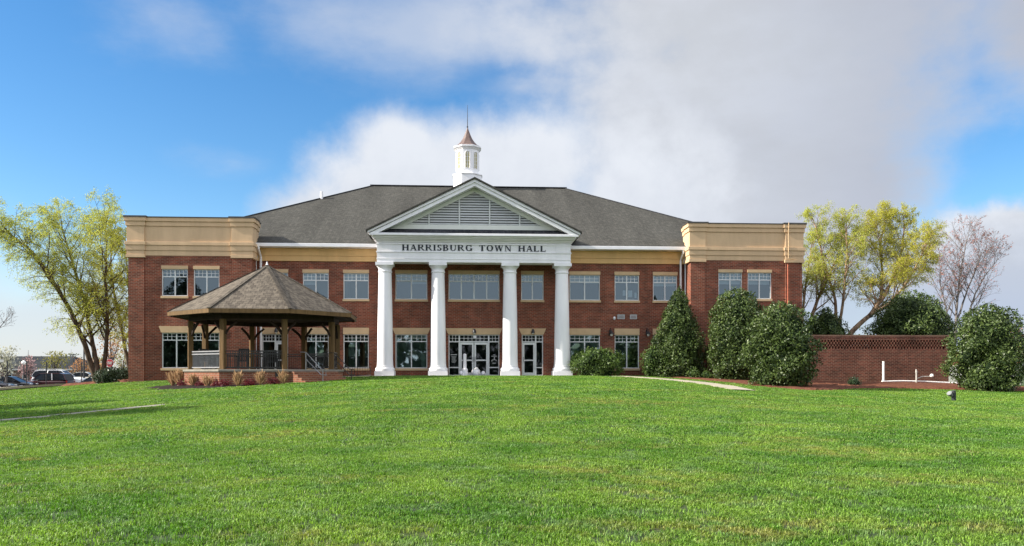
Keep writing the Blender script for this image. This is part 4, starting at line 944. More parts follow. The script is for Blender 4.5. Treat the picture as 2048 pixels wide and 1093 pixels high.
# ================================================================== TREES
def to3(px, py, d):
    x, y = at(px, d); return Vector((x, y, CAM.z+d*(745-py)/FPX))
def make_tree(name, label, cat, stems, bark, leaf, seed, L1=(2.2,3.6), n1=20, n2=7, n3=4, droop=.25, up=.55, leaf_n=9, leaf_size=.1, leaf_ar=.45, group=None, start=.3, l2=.5, l3=.42, twig=.007, leafless=0.0, spread=1.0, jit=.1):
    rng = random.Random(seed); nr = np.random.default_rng(seed)
    base = stems[0][0][0]; r = thing(name, label, cat, tuple(base), 0, group)
    st, br, lp = MB(), MB(), []
    def rdir(): return Vector((rng.gauss(0,1), rng.gauss(0,1), rng.gauss(0,1))).normalized()
    def branch(p, d, L, rad, lev):
        n = 5 if lev == 1 else 4 if lev == 2 else 3; pts = [p.copy()]; d = d.normalized(); c = p.copy()
        for i in range(n):
            d = (d+rdir()*.16+Vector((0,0,(.10 if lev == 1 else 0)-droop*(lev-1)*.42))).normalized(); c = c+d*L/n; pts.append(c.copy())
        rads = [max(twig*.6, rad*(1-.8*i/n)) for i in range(n+1)]
        br.tube([q-base for q in pts], rads, 5 if lev == 1 else 3, cap=False)
        if lev < 3:
            k = n2 if lev == 1 else n3
            for j in range(k):
                t = .22+.78*(j+rng.random())/k; f = t*n; i = min(n-1, int(f)); q = pts[i].lerp(pts[i+1], f-i)
                ax = (pts[i+1]-pts[i]).normalized(); s = rdir(); s = (s-ax*s.dot(ax)).normalized()
                nd = ax*.62+s*.75*spread+Vector((0,0,.12))
                branch(q, nd, L*(l2 if lev == 1 else l3)*(1.15-.45*t)*rng.uniform(.75,1.25), max(twig, rad*.5*(1-.6*t)), lev+1)
            if lev == 2 and rng.random() > leafless: lp.extend([pts[-1]+rdir()*.08 for _ in range(3)])
        if lev == 3 and rng.random() > leafless:
            for j in range(leaf_n):
                f = rng.uniform(.1, 1)*n; i = min(n-1, int(f)); lp.append(pts[i].lerp(pts[i+1], f-i)+rdir()*jit*rng.uniform(.3,1.3))
    for pts, r0, r1 in stems:
        fine = []
        m = len(pts)
        for i in range(m-1):        # smooth the trunk line
            p0, p1, p2, p3 = pts[max(0,i-1)], pts[i], pts[i+1], pts[min(m-1,i+2)]
            for k in range(4):
                t = k/4; fine.append(.5*((2*p1)+(p2-p0)*t+(2*p0-5*p1+4*p2-p3)*t*t+(3*p1-p0-3*p2+p3)*t**3)+rdir()*.03)
        fine.append(pts[-1]); k = len(fine)
        rad = [r0+(r1-r0)*(i/(k-1))**.8 for i in range(k)]; rad[0] = r0*1.35
        st.tube([q-base for q in fine], rad, 9)
        for j in range(n1):
            t = start+(1-start)*((j+rng.random())/n1); f = t*(k-1); i = min(k-2, int(f)); q = fine[i].lerp(fine[i+1], f-i)
            ax = (fine[i+1]-fine[i]).normalized(); s = Vector((rng.gauss(0,1), rng.gauss(0,1), 0)).normalized()
            branch(q, s*.8*spread+ax*.5+Vector((0,0,up*.6)), rng.uniform(*L1)*(1.1-.45*t), (r0+(r1-r0)*t)*.42+.008, 1)
        branch(fine[-1], fine[-1]-fine[-3], L1[0]*.7, r1, 1)
    st.build('trunk', bark, r, smooth=True); br.build('limbs', bark, r)
    if lp:
        P = np.array([tuple(q-base) for q in lp]); leaf_mesh('crown', P, None, leaf_size, leaf, nr, r, leaf_ar, droop=droop*2)
    return r
BARK = mat('birch_bark', (.135,.10,.072), .9, .5, 5, .15, color2=(.045,.033,.026), bump=.8, sc=(1,1,.5))
BARKP = mat('peeling_bark', (.42,.29,.19), .9, .5, 4, .15, color2=(.11,.07,.045), bump=1, sc=(1,1,.6))
BARKG = mat('grey_bark', (.21,.185,.175), .9, .3, 5, .15, color2=(.10,.09,.085))
LEAFY = mat('birch_leaf', (.58,.58,.11), .55, .2, .5, .3, island=.6, color2=(.33,.40,.05), trans=.5)
LEAFY2 = mat('birch_leaf_gold', (.58,.54,.075), .55, .2, .5, .3, island=.6, color2=(.36,.39,.05), trans=.5)
BUD = mat('maple_bud', (.52,.24,.19), .6, .2, 5, .2, island=.6, color2=(.25,.09,.07), trans=.3)
d = 58
S1 = [([to3(193,772,d), to3(184,735,d), to3(170,690,d-.3), to3(142,625,d-.8), to3(112,572,d-1.3), to3(80,522,d-1.6), to3(48,490,d-2), to3(20,470,d-2)], .24, .05),
      ([to3(197,772,d), to3(194,730,d), to3(185,690,d+.2), to3(171,612,d+.6), to3(152,550,d+1), to3(137,500,d+1), to3(124,455,d+1.3)], .23, .04),
      ([to3(204,772,d), to3(208,735,d), to3(213,690,d-.2), to3(215,625,d-.4), to3(211,562,d-.5), to3(213,505,d-.4), to3(212,458,d)], .21, .04)]
make_tree('birch_tree', 'large three-stemmed birch in pale green leaf left of the town hall', 'tree', S1, BARK, LEAFY, 3, L1=(2.6,4.3), n1=22, n2=9, n3=7, droop=.42, leaf_n=16, leaf_size=.10, start=.30, jit=.17, l3=.55)
d = 67
S2 = [([to3(262,775,d), to3(258,735,d), to3(248,685,d), to3(238,630,d), to3(226,575,d), to3(222,520,d), to3(228,462,d)], .2, .04),
      ([to3(264,775,d), to3(266,720,d), to3(262,640,d), to3(256,560,d), to3(252,490,d)], .17, .04)]
make_tree('birch_tree', 'golden-green birch partly hidden behind the left wing corner', 'tree', S2, BARK, LEAFY2, 5, L1=(1.8,3.0), n1=16, n2=8, n3=6, droop=.34, leaf_n=13, leaf_size=.105, start=.28, jit=.17, l3=.55)
d = 62
S3 = [([to3(1690,690,d), to3(1704,664,d), to3(1738,632,d), to3(1762,602,d), to3(1784,560,d+.5), to3(1802,510,d+.5), to3(1808,455,d+.5)], .24, .05),
      ([to3(1738,632,d), to3(1775,610,d-.5), to3(1804,578,d-1), to3(1832,535,d-1), to3(1850,490,d-1)], .15, .04),
      ([to3(1762,602,d), to3(1765,550,d+1), to3(1760,500,d+1.4), to3(1768,448,d+1.4)], .13, .04)]
make_tree('birch_tree', 'leaning birch with peeling bark and yellow-green crown above the screen wall', 'tree', S3, BARKP, LEAFY2, 8, L1=(2.0,3.1), n1=18, n2=9, n3=7, droop=.22, leaf_n=14, leaf_size=.10, start=.30, jit=.16, l3=.55)
d = 63
S4 = [([to3(1664,690,d), to3(1672,640,d), to3(1668,590,d), to3(1652,540,d), to3(1640,490,d), to3(1630,450,d)], .16, .04),
      ([to3(1668,690,d), to3(1684,625,d-.6), to3(1690,560,d-1), to3(1694,500,d-1), to3(1692,455,d-1)], .14, .04),
      ([to3(1612,690,d+1), to3(1622,640,d+1), to3(1640,590,d+1), to3(1662,545,d+1), to3(1680,500,d+1)], .2, .04),
      ([to3(1606,690,d+1), to3(1604,640,d+1), to3(1612,570,d+1), to3(1622,500,d+1)], .15, .04)]
make_tree('birch_tree', 'many-stemmed birch with thin yellow-green crown beside the right wing corner', 'tree', S4, BARKP, LEAFY, 11, L1=(1.8,3.0), n1=15, n2=8, n3=6, droop=.22, leaf_n=13, leaf_size=.10, start=.30, jit=.16, l3=.55)
d = 70
S5 = [([to3(1906,720,d), to3(1911,660,d), to3(1914,610,d), to3(1920,555,d), to3(1928,505,d), to3(1936,472,d)], .15, .025),
      ([to3(1918,720,d), to3(1932,650,d), to3(1946,600,d), to3(1968,555,d), to3(1995,520,d)], .12, .02),
      ([to3(1902,720,d), to3(1898,650,d), to3(1888,600,d), to3(1880,560,d), to3(1886,520,d)], .1, .02),
      ([to3(1911,650,d), to3(1932,590,d), to3(1950,540,d), to3(1965,500,d)], .1, .02)]
make_tree('maple_tree', 'bare grey-branched maple with reddish buds right of the leaning birch', 'tree', S5, BARKG, BUD, 14, L1=(2.0,3.5), n1=16, n2=8, n3=5, droop=-.12, up=1.0, leaf_n=3, leaf_size=.12, start=.28, leafless=.60, spread=1.0, twig=.009)
d = 75
S6 = [([to3(-60,760,d), to3(-55,700,d), to3(-45,650,d), to3(-40,600,d)], .16, .04), ([to3(-58,740,d), to3(-30,690,d), to3(-5,660,d), to3(12,640,d)], .1, .02)]
make_tree('bare_tree', 'leafless grey tree reaching in at the left edge above the parked cars', 'tree', S6, BARKG, BUD, 17, L1=(1.5,2.6), n1=9, n2=6, n3=3, droop=-.05, leaf_n=1, leaf_size=.1, leafless=.9, twig=.012)

# evergreen hollies: glossy leaves through the whole crown, thickest towards its surface
HOL = mat('holly_leaf', (.105,.150,.036), .45, .3, .9, .3, island=.75, color2=(.014,.034,.009), trans=.10)
SHRUB = mat('shrub_leaf', (.13,.20,.035), .45, .3, 1, .4, island=.65, color2=(.035,.075,.018), trans=.25)
HEDGE = mat('hedge_leaf', (.035,.065,.022), .4, .3, 1, .4, island=.6, color2=(.015,.030,.012), trans=.1)
def leafy(name, label, cat, x, y, z0, H, prof, n, size, m, seed, group=None, flat=1.0, ar=.5, lump=.16, core=.70, stem=True):
    rng = np.random.default_rng(seed); r = thing(name, label, cat, (x, y, z0), 0, group)
    T = np.array([p[0] for p in prof]); R = np.array([p[1] for p in prof])
    ph = rng.uniform(0, 6.283, (9,2)); fr = rng.integers(2, 7, 9); fz = rng.uniform(1.5, 7, 9)*H/3
    def lumpf(a, t):
        s = 0
        for (p, q), k, kz in zip(ph, fr, fz): s = s+np.sin(a*k+p)*np.sin(t*kz*2+q)
        return 1+lump*s/2.2
    tt = np.linspace(0, 1, 200); wgt = np.interp(tt, T, R)+.05; cdf = np.cumsum(wgt); cdf /= cdf[-1]
    t = np.interp(rng.random(n), cdf, tt); a = rng.uniform(0, 6.283, n)
    # leaves gather in sprays with dark gaps between
    ks = n//22; si = rng.integers(0, ks, n); ct, ca = np.interp(rng.random(ks), cdf, tt), rng.uniform(0, 6.283, ks); g_ = rng.random(n) < .7
    t = np.where(g_, np.clip(ct[si]+rng.normal(0, .17/H, n), 0, 1), t); a = np.where(g_, ca[si]+rng.normal(0, .15/max(R.max(), .3), n), a)
    rf = np.where(rng.random(n) < .72, rng.normal(.98, .06, n), rng.uniform(.55, .95, n)); R0 = np.interp(t, T, R)*lumpf(a, t)
    P = np.stack([R0*rf*np.cos(a), R0*rf*np.sin(a)*flat, t*H+rng.normal(0, .06, n)], 1)
    dr = np.gradient(np.interp(tt, T, R), tt)/H; sl = np.interp(t, tt, dr)
    nrm = np.stack([np.cos(a), np.sin(a), -sl*.6+.25], 1); nrm /= np.linalg.norm(nrm, axis=1)[:,None]
    # shoots that stick out past the outline
    k = n//14; i = rng.integers(0, n, k); P2 = P[i]*np.array([1.0,1.0,1.0])+nrm[i]*rng.uniform(.03,.22,(k,1)); P = np.concatenate([P, P2]); nrm = np.concatenate([nrm, nrm[i]])
    leaf_mesh('crown', P, nrm, size, m, rng, r, ar, bias=.42)
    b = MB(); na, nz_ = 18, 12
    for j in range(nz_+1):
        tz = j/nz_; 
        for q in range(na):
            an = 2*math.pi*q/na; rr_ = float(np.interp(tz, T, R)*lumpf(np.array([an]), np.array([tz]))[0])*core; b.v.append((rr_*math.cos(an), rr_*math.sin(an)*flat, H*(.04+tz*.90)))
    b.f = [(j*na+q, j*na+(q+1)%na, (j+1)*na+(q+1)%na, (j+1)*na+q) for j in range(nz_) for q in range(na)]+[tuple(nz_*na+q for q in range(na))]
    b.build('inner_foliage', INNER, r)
    if stem: s = MB(); s.tube([(0,0,-.3),(0,0,H*.5)], [.09,.05], 7); s.build('trunk', BARKG, r)
    return r
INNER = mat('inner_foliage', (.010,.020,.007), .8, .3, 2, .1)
def at_base(px, d): x, y = at(px, d); return x, y, gz(x, y)
x, y, z = at_base(1357, 52.5)
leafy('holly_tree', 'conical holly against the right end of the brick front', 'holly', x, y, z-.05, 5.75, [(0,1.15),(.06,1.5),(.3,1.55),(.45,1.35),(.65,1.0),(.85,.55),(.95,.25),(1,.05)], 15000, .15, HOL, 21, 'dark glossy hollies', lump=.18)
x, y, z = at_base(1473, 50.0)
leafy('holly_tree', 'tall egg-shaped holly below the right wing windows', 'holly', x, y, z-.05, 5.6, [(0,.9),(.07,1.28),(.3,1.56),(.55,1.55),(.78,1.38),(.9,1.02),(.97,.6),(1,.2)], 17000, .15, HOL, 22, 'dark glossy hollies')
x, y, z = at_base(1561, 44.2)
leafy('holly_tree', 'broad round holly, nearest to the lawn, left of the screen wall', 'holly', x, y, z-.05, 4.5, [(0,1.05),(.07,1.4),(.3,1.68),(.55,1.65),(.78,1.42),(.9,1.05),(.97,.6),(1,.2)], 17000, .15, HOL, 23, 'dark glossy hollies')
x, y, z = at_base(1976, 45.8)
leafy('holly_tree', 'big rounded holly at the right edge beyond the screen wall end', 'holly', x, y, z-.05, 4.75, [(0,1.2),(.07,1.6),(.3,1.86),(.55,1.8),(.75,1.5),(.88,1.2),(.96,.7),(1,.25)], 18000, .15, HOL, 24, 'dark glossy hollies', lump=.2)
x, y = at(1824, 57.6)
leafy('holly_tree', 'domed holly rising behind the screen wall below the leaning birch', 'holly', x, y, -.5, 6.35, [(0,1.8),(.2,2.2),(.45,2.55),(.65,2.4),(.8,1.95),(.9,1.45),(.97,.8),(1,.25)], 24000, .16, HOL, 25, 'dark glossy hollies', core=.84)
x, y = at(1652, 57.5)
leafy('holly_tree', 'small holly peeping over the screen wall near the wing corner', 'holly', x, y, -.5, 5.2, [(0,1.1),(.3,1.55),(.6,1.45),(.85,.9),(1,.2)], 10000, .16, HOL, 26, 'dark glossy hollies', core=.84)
x, y, z = at_base(1196, 53.0)
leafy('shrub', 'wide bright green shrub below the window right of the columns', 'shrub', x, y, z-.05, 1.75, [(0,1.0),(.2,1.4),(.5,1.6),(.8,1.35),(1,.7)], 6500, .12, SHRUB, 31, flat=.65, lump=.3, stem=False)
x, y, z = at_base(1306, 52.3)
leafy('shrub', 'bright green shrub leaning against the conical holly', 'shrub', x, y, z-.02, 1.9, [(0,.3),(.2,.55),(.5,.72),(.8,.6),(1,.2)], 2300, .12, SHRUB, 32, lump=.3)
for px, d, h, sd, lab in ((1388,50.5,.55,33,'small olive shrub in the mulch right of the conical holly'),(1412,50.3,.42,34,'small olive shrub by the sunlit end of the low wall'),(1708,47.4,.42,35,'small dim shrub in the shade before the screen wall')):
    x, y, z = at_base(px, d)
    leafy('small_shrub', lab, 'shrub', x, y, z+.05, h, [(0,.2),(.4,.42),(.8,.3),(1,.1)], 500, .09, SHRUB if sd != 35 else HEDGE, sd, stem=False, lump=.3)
x, y = at(1795, 48.0)
x, y, z = at_base(234, 55.5)
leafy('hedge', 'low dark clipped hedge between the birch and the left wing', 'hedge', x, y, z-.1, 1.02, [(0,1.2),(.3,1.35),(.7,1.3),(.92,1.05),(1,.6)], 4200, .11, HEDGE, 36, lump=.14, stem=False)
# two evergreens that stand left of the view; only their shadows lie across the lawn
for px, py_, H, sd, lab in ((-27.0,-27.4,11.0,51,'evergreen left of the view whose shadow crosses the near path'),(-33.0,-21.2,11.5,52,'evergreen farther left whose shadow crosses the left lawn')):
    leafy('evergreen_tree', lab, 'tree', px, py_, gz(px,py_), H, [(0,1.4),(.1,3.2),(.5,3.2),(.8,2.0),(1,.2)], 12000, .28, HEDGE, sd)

# trees beyond the car park and right of the hall
FARY = mat('far_leaf_yellow', (.34,.31,.08), .7, .2, .5, .1, island=.5, color2=(.2,.2,.06), trans=.3)
FARO = mat('far_leaf_orange', (.50,.27,.13), .7, .2, .5, .1, island=.5, color2=(.34,.19,.09), trans=.3)
FARW = mat('far_blossom', (.62,.60,.54), .7, .2, .5, .1, island=.5, color2=(.36,.38,.24), trans=.3)
FARG = mat('far_leaf_green', (.15,.17,.06), .7, .2, .5, .1, island=.5, color2=(.08,.11,.04), trans=.2)
FARP = mat('far_blossom_pink', (.50,.33,.33), .7, .2, .5, .1, island=.5, color2=(.36,.24,.22), trans=.3)
def far_tree(px, d, w_px, top, m, seed, label, n=620, base=-1.6, ls=.26):
    x, y = at(px, d); H = CAM.z+d*(745-top)/FPX-base; R = w_px*d/FPX/2; rng = np.random.default_rng(seed)
    r = thing('broadleaf_tree', label, 'tree', (x, y, base), 0, 'far trees beyond the car park')
    k = 16; cen = rng.normal(size=(k,3))*np.array([.42*R,.42*R,.17*H])+np.array([0,0,.66*H]); i = rng.integers(0, k, n)
    P = cen[i]+rng.normal(size=(n,3))*np.array([.26*R,.26*R,.1*H]); P = P[P[:,2] < H*1.02]
    leaf_mesh('crown', P, None, ls, m, rng, r, .6)
    b = MB(); b.tube([(0,0,-.2),(.05,0,H*.3),(0,0,H*.6)], [.16,.12,.06], 6)
    for q in range(k): c_ = Vector(cen[q]); b.tube([(0,0,H*.3),(c_.x*.5,c_.y*.5,(H*.3+c_.z)/2+.2),tuple(c_)], [.07,.05,.02], 4, cap=False)
    b.build('trunk', BARKG, r); return r
for a in ((12,82,44,693,FARW,61,'white-flowering tree at the left edge behind the dark cars'),(56,110,34,712,FARP,62,'small pink-flowering tree before the long grey roof'),(108,104,42,704,FARY,63,'yellowish young tree before the right end of the long grey roof'),
          (138,150,46,708,FARG,64,'olive tree behind the right end of the long grey roof'),(166,118,40,716,FARO,65,'orange-brown bushy tree behind the tall lamp pole'),(222,100,60,640,FARO,66,'tall peach-coloured tree behind the stop sign'),
          (246,120,60,690,FARY,67,'low golden tree between the stop sign and the wing'),(190,130,50,712,FARY,68,'low yellow tree seen between the birch stems'),(1720,120,110,655,FARG,69,'dull green tree low behind the screen wall'),(1905,118,44,648,FARG,70,'olive tree behind the orange brick house'),(2040,110,60,640,FARO,71,'reddish tree at the right edge behind the big holly')):
    far_tree(*a)
rng = np.random.default_rng(77)                     # distant wood behind the viewer, mirrored in the windows
n = 16000; X = rng.uniform(-230, 230, n); hh = 15+1.4*np.sin(X*.11)+1.6*np.sin(X*.31+1)+1.2*np.sin(X*.73)
P = np.stack([X, -165+rng.normal(0, 4, n), -1.6+hh*rng.random(n)**.9], 1)
o = leaf_mesh('far_wood', P, None, 2.6, mat('wood_leaf', (.26,.30,.22), .8, .2, .3, .1, island=.5, color2=(.16,.20,.14)), rng, None, .7); o['kind'] = 'stuff'; o['label'] = 'distant wood across the road'

# ================================================================== CARS
CGL = mat('car_glass', (.010,.012,.015), .12, .1, 2, .25); TYRE = mat('tyre', (.015,.015,.015), .8, .1, 5, .2); RIM = mat('wheel_rim', (.45,.45,.46), .3, .1, 5, .5, .7)
HLAMP = mat('head_lamp', (.6,.62,.62), .1, .05, 5, .6); TLAMP = mat('tail_lamp', (.25,.012,.012), .2, .1, 5, .5); TRIM = mat('chrome_trim', (.55,.55,.55), .25, .05, 5, .6, .6)
def paint(name, c): 
    m = mat(name, c, .3, .04, 2, .5); p = m.node_tree.nodes['Principled BSDF']; p.inputs['Coat Weight'].default_value = .25; p.inputs['Coat Roughness'].default_value = .06; return m
def car(label, px, d, rz, body, suv=True, rack=False, length=4.9, z=-1.655, name='parked_car', cat='car'):
    x, y = at(px, d); r = thing(name, label, cat, (x, y, z), rz, 'cars parked left of the lawn')
    H = 1.78 if suv else 1.45; W = .95; hl = length/2
    belt = 1.06 if suv else .92
    # front at +x; stations of (x, bottom, top, half width)
    lower = [(-hl,.52,.86,.70),(-hl+.06,.40,belt-.02,.84),(-hl+.5,.30,belt+.02,.93),(-hl*.4,.24,belt+.02,W),(.15*hl,.24,belt,W),(.5*hl,.26,belt-.03,.94),(.78*hl,.30,belt-.10,.91),(hl-.12,.34,belt-.22,.84),(hl,.45,belt-.40,.70)]
    b = MB(); k = 12; o = 0
    for sx, z0, z1, hw in lower:
        m0, h2 = (z0+z1)/2, (z1-z0)/2
        for q in range(k):
            a = 2*math.pi*(q+.5)/k; c_, s_ = math.cos(a), math.sin(a); b.v.append((sx, hw*math.copysign(abs(c_)**.45, c_), m0+h2*math.copysign(abs(s_)**.5, s_)))
    for i in range(len(lower)-1):
        for q in range(k): b.f.append((i*k+q, i*k+(q+1)%k, (i+1)*k+(q+1)%k, (i+1)*k+q))
    b.f += [tuple(range(k-1,-1,-1)), tuple((len(lower)-1)*k+q for q in range(k))]
    b.build('body', body, r, smooth='auto')
    if suv: cab = [(-hl+.10,belt,.86),(-hl+.42,H-.10,.72),(-hl+.9,H,.72),(.02*hl,H,.74),(.18*hl,H-.06,.74),(.48*hl,belt,.86)]
    else: cab = [(-hl+.55,belt,.84),(-.42*hl,H-.07,.66),(-.25*hl,H,.66),(.05*hl,H-.01,.68),(.14*hl,H-.08,.68),(.52*hl,belt-.02,.84)]
    b = MB(); lo, hi = [cab[0], cab[-1]], cab[1:-1]
    pr = [(c_[0], c_[1]) for c_ in cab]; n = len(cab)
    b.v = [(p[0],-p[2],p[1]) for p in cab]+[(p[0],p[2],p[1]) for p in cab]
    b.f = [tuple(range(n)), tuple(range(2*n-1,n-1,-1))]+[(i, i+n, (i+1)%n+n, (i+1)%n) for i in range(n)]
    b.build('window', CGL, r)
    b = MB()                                            # roof skin and pillars stand proud of the glass
    top = cab[1:-1]; b.v = [(p[0],-p[2]-.012,p[1]+.012-(.05 if i in (0,len(top)-1) else 0)*0) for i, p in enumerate(top)]+[(p[0],p[2]+.012,p[1]+.012) for p in top]
    b.v += [(p[0],-p[2]-.02,p[1]-.05) for p in top]+[(p[0],p[2]+.02,p[1]-.05) for p in top]; m_ = len(top)
    b.f = [(i, i+1, i+1+m_, i+m_) for i in range(m_-1)]+[(i, i+2*m_, i+1+2*m_, i+1) for i in range(m_-1)]+[(i+m_, i+1+m_, i+1+3*m_, i+3*m_) for i in range(m_-1)]
    b.build('roof', body, r, smooth='auto')
    pm = TRIM if suv and body.name.startswith('maroon') else body
    for s in (-1, 1):
        def on(i, j, t): p, q = cab[i], cab[j]; return (p[0]+(q[0]-p[0])*t, s*(p[2]+(q[2]-p[2])*t+.012), p[1]+(q[1]-p[1])*t)
        for p_, q_, w_ in ((on(0,1,0), on(0,1,1), .09), (on(n-2,n-1,0), on(n-2,n-1,1), .07)): b = MB(); b.bar(p_, q_, w_, .05); b.build('pillar', body, r)
        for xx, t in ((-.33*hl,1),(.02*hl,1)) if suv else ((-.12*hl,1),): b = MB(); b.bar((xx-.1,s*.87,belt),(xx,s*.745,H-.04),.10,.04); b.build('pillar', pm if xx < -.2*hl else CGL, r)
    for wx in (-hl*.60, hl*.60):
        for s in (-1, 1):
            b = MB(); pr = [(.0,-.13),(.34,-.13),(.375,-.09),(.375,.09),(.34,.13)]
            b.tube([(wx,s*.80,.37),(wx,s*.83,.37),(wx,s*.97,.37),(wx,s*.99,.37)], [.30,.37,.37,.31], 20); wl = b.build('wheel', TYRE, r, smooth='auto')
            b = MB(); b.tube([(wx,s*.985,.37),(wx,s*1.0,.37)], [.24,.2], 10)
            for q in range(5): a = q*1.2566; b.bar((wx,s*1.003,.37),(wx+.23*math.cos(a),s*1.0,.37+.23*math.sin(a)),.05,.02)
            b.build('rim', RIM, wl)
    for s in (-1, 1):
        b = MB(); b.box(hl-.22,hl-.06,s*.66-.14,s*.66+.14,.62 if not suv else .70,.74 if not suv else .84); b.build('headlight', HLAMP, r, bevel=.03)
        b = MB(); b.box(-hl+.02,-hl+.14,s*.74-.1,s*.74+.1,.72,belt-.06); b.build('taillight', TLAMP, r, bevel=.02)
        b = MB(); b.box(.30*hl,.36*hl,s*1.02-.11,s*1.02+.11,belt-.02,belt+.14); b.build('mirror', body, r, bevel=.03)
    if rack:
        b = MB()
        for s in (-1, 1): b.tube([(-hl+.8,s*.66,H),(-hl+.9,s*.66,H+.1),(-.1,s*.66,H+.1),(.0,s*.66,H)], .028, 6)
        b.build('roof_rack', TRIM, r)
    return r
car('dark sedan facing right at the left edge of the car park', 22, 84, RAD(4), paint('black_car_paint', (.018,.018,.022)), suv=False, length=4.7)
car('near-black car cut off by the left edge, in front of the dark sedan', -24, 76, RAD(6), paint('dark_car_paint', (.03,.022,.028)), suv=False, length=4.5)
car('maroon sport utility car with silver rear pillar facing left', 96, 87, RAD(176), paint('maroon_car_paint', (.035,.005,.008)), length=4.95)
car('white sport utility car with roof rack behind the maroon one', 119, 92, RAD(3), paint('white_car_paint', (.82,.82,.82)), rack=True, length=5.4, z=-1.32)
car('small pale cream car beyond the white one near the birch trunks', 171, 100, RAD(8), paint('cream_car_paint', (.75,.70,.58)), suv=False, length=4.4, z=-1.2)
car('dark grey car half hidden by the birch trunks', 193, 86, RAD(172), paint('grey_car_paint', (.03,.045,.05)), suv=False, length=4.5)

# ================================================================== SIGNS AND LAMPS
SIGNW = mat('sign_white', (.6,.6,.58), .5, .05); SIGNR = mat('sign_red', (.32,.02,.03), .45, .1); POST = mat('sign_post', (.03,.03,.032), .5, .2)
for i, (px, d, top, lab) in enumerate(((14,64,722,'dark parking sign on a post before the dark sedan, leftmost of the row'),(53,65,723,'dark parking sign on a post between the dark sedan and the maroon car'),(92.5,66,724,'dark parking sign on a post before the side of the maroon car'),(163,67,726,'dark parking sign on a post left of the birch trunks'))):
    x, y = at(px, d); g = gz(x, y); zt = CAM.z+d*(745-top)/FPX
    o = thing('parking_sign', lab, 'sign', (x, y, 0), RAD(110), 'parking signs in a row along the kerb')
    b = MB(); b.tube([(0,0,g-.1),(0,0,zt)], .035, 8); b.build('post', POST, o)
    b = MB(); b.box(-.23,.23,-.045,-.037,zt-.68,zt-.03); b.build('panel', POST, o)
x, y = at(3, 63.6); o = thing('street_sign', 'small white sign blade cut off by the left edge', 'sign', (x, y, 0)); zt = CAM.z+63.6*23/FPX
b = MB(); b.box(-.5,.18,-.02,0,zt-.1,zt+.1); b.build('panel', SIGNW, o)
b = MB(); b.tube([(-.45,.03,gz(x,y)-.1),(-.45,.03,zt+.3)], .03, 8); b.build('post', POST, o)
d = 77; x, y = at(219.5, d); zc = CAM.z+d*(745-726.5)/FPX
o = thing('stop_sign', 'red octagonal stop sign behind the dark hedge', 'stop sign', (x, y, 0), -RAD(9))
def octz(r, y0, y1, m, nm, par):
    b = MB(); b.prism_y([(r*math.cos(math.pi/8+k*math.pi/4), zc+r*math.sin(math.pi/8+k*math.pi/4)) for k in range(8)], y0, y1); return b.build(nm, m, par)
b = MB(); b.tube([(0,.04,-1.8),(0,.04,zc+.5)], .035, 8); b.build('post', POST, o)
octz(.40, -.0, .012, SIGNW, 'border', o); pl = octz(.375, -.006, -.001, SIGNR, 'panel', o)
letters('STOP', -.27, .27, zc-.13, .26, -.008, SIGNW, o, 'lettering')
def pole(label, px, d, top, heads, base=-1.6):
    x, y = at(px, d); zt = CAM.z+d*(745-top)/FPX; o = thing('street_lamp', label, 'street lamp', (x, y, 0))
    b = MB(); b.tube([(0,0,base-.2),(0,0,zt)], [.11,.06], 8); b.lathe([(.2,base),(.2,base+.5),(.12,base+.6)], 0, 0, 10); b.build('post', POST, o)
    for s in heads: b = MB(); b.box(min(s,0)*1.0-.05 if s < 0 else .05, -.05 if s < 0 else s, -.12, .12, zt-.02, zt+.12); b.build('lamp_head', POST, o, bevel=.02)
    return o
pole('tall thin black lamp pole left of the birch trunks', 168, 96, 645, (-.6,.25))
pole('distant double-headed street lamp above the long grey roof end', 146, 128, 711, (-.4,.4))
x, y = at(47.5, 92); zt = CAM.z+92*(745-723)/FPX; o = thing('globe_lamp', 'short post lamp with a bright white globe behind the cars', 'lamp', (x, y, 0))
b = MB(); b.tube([(0,0,-1.8),(0,0,zt-.35)], .06, 8); b.build('post', POST, o)
b = MB(); b.lathe([(.08,zt-.4),(.22,zt-.25),(.24,zt-.1),(.12,zt+.05),(0,zt+.1)], 0, 0, 12); b.build('globe', GLOBE, o, smooth=True)

# ================================================================== FAR BUILDINGS
FROOF = shingle_mat('far_roof', (.034,.040,.045), (.024,.028,.032), (.042,.046,.05)); FBRICK = brick_mat('far_brick', (.23,.12,.09), (.16,.09,.07), (.3,.26,.22))
x0, y0 = at(-150, 135); x1, y1 = at(158, 135); L = math.hypot(x1-x0, y1-y0)
hb = thing('long_house', 'long low brick building with grey hipped roof beyond the car park', 'building', (x0, y0, -1.6), math.atan2(y1-y0, x1-x0))
b = MB(); b.box(.6,L-.6,.6,11.4,-.2,2.35); b.build('wall', FBRICK, hb)
b = MB(); b.add([(0,0,2.35),(L,0,2.35),(L,12,2.35),(0,12,2.35),(4,6,4.55),(L-4,6,4.55)], [(0,1,5,4),(2,3,4,5),(1,2,5),(3,0,4),(3,2,1,0)]); b.build('roof', FROOF, hb)
b = MB(); b.box(-.05,L+.05,-.06,.0,2.15,2.36); b.build('eave_board', mat('eave_grey', (.30,.31,.31), .6, .1), hb)
for k in range(9):
    xx = 1.6+k*L/9; b = MB(); b.box(xx,xx+1.1,.54,.64,.75,1.95); wn = b.build('window', WFRAME, hb); b = MB(); b.quad((xx+.08,.535,.82),(xx+1.02,.535,.82),(xx+1.02,.535,1.88),(xx+.08,.535,1.88)); b.build('pane', CGL, wn)
x0, y0 = at(1878, 92); hr = thing('brick_house', 'orange brick house glimpsed between the screen wall and the right holly', 'house', (x0, y0, -1.6), RAD(-4))
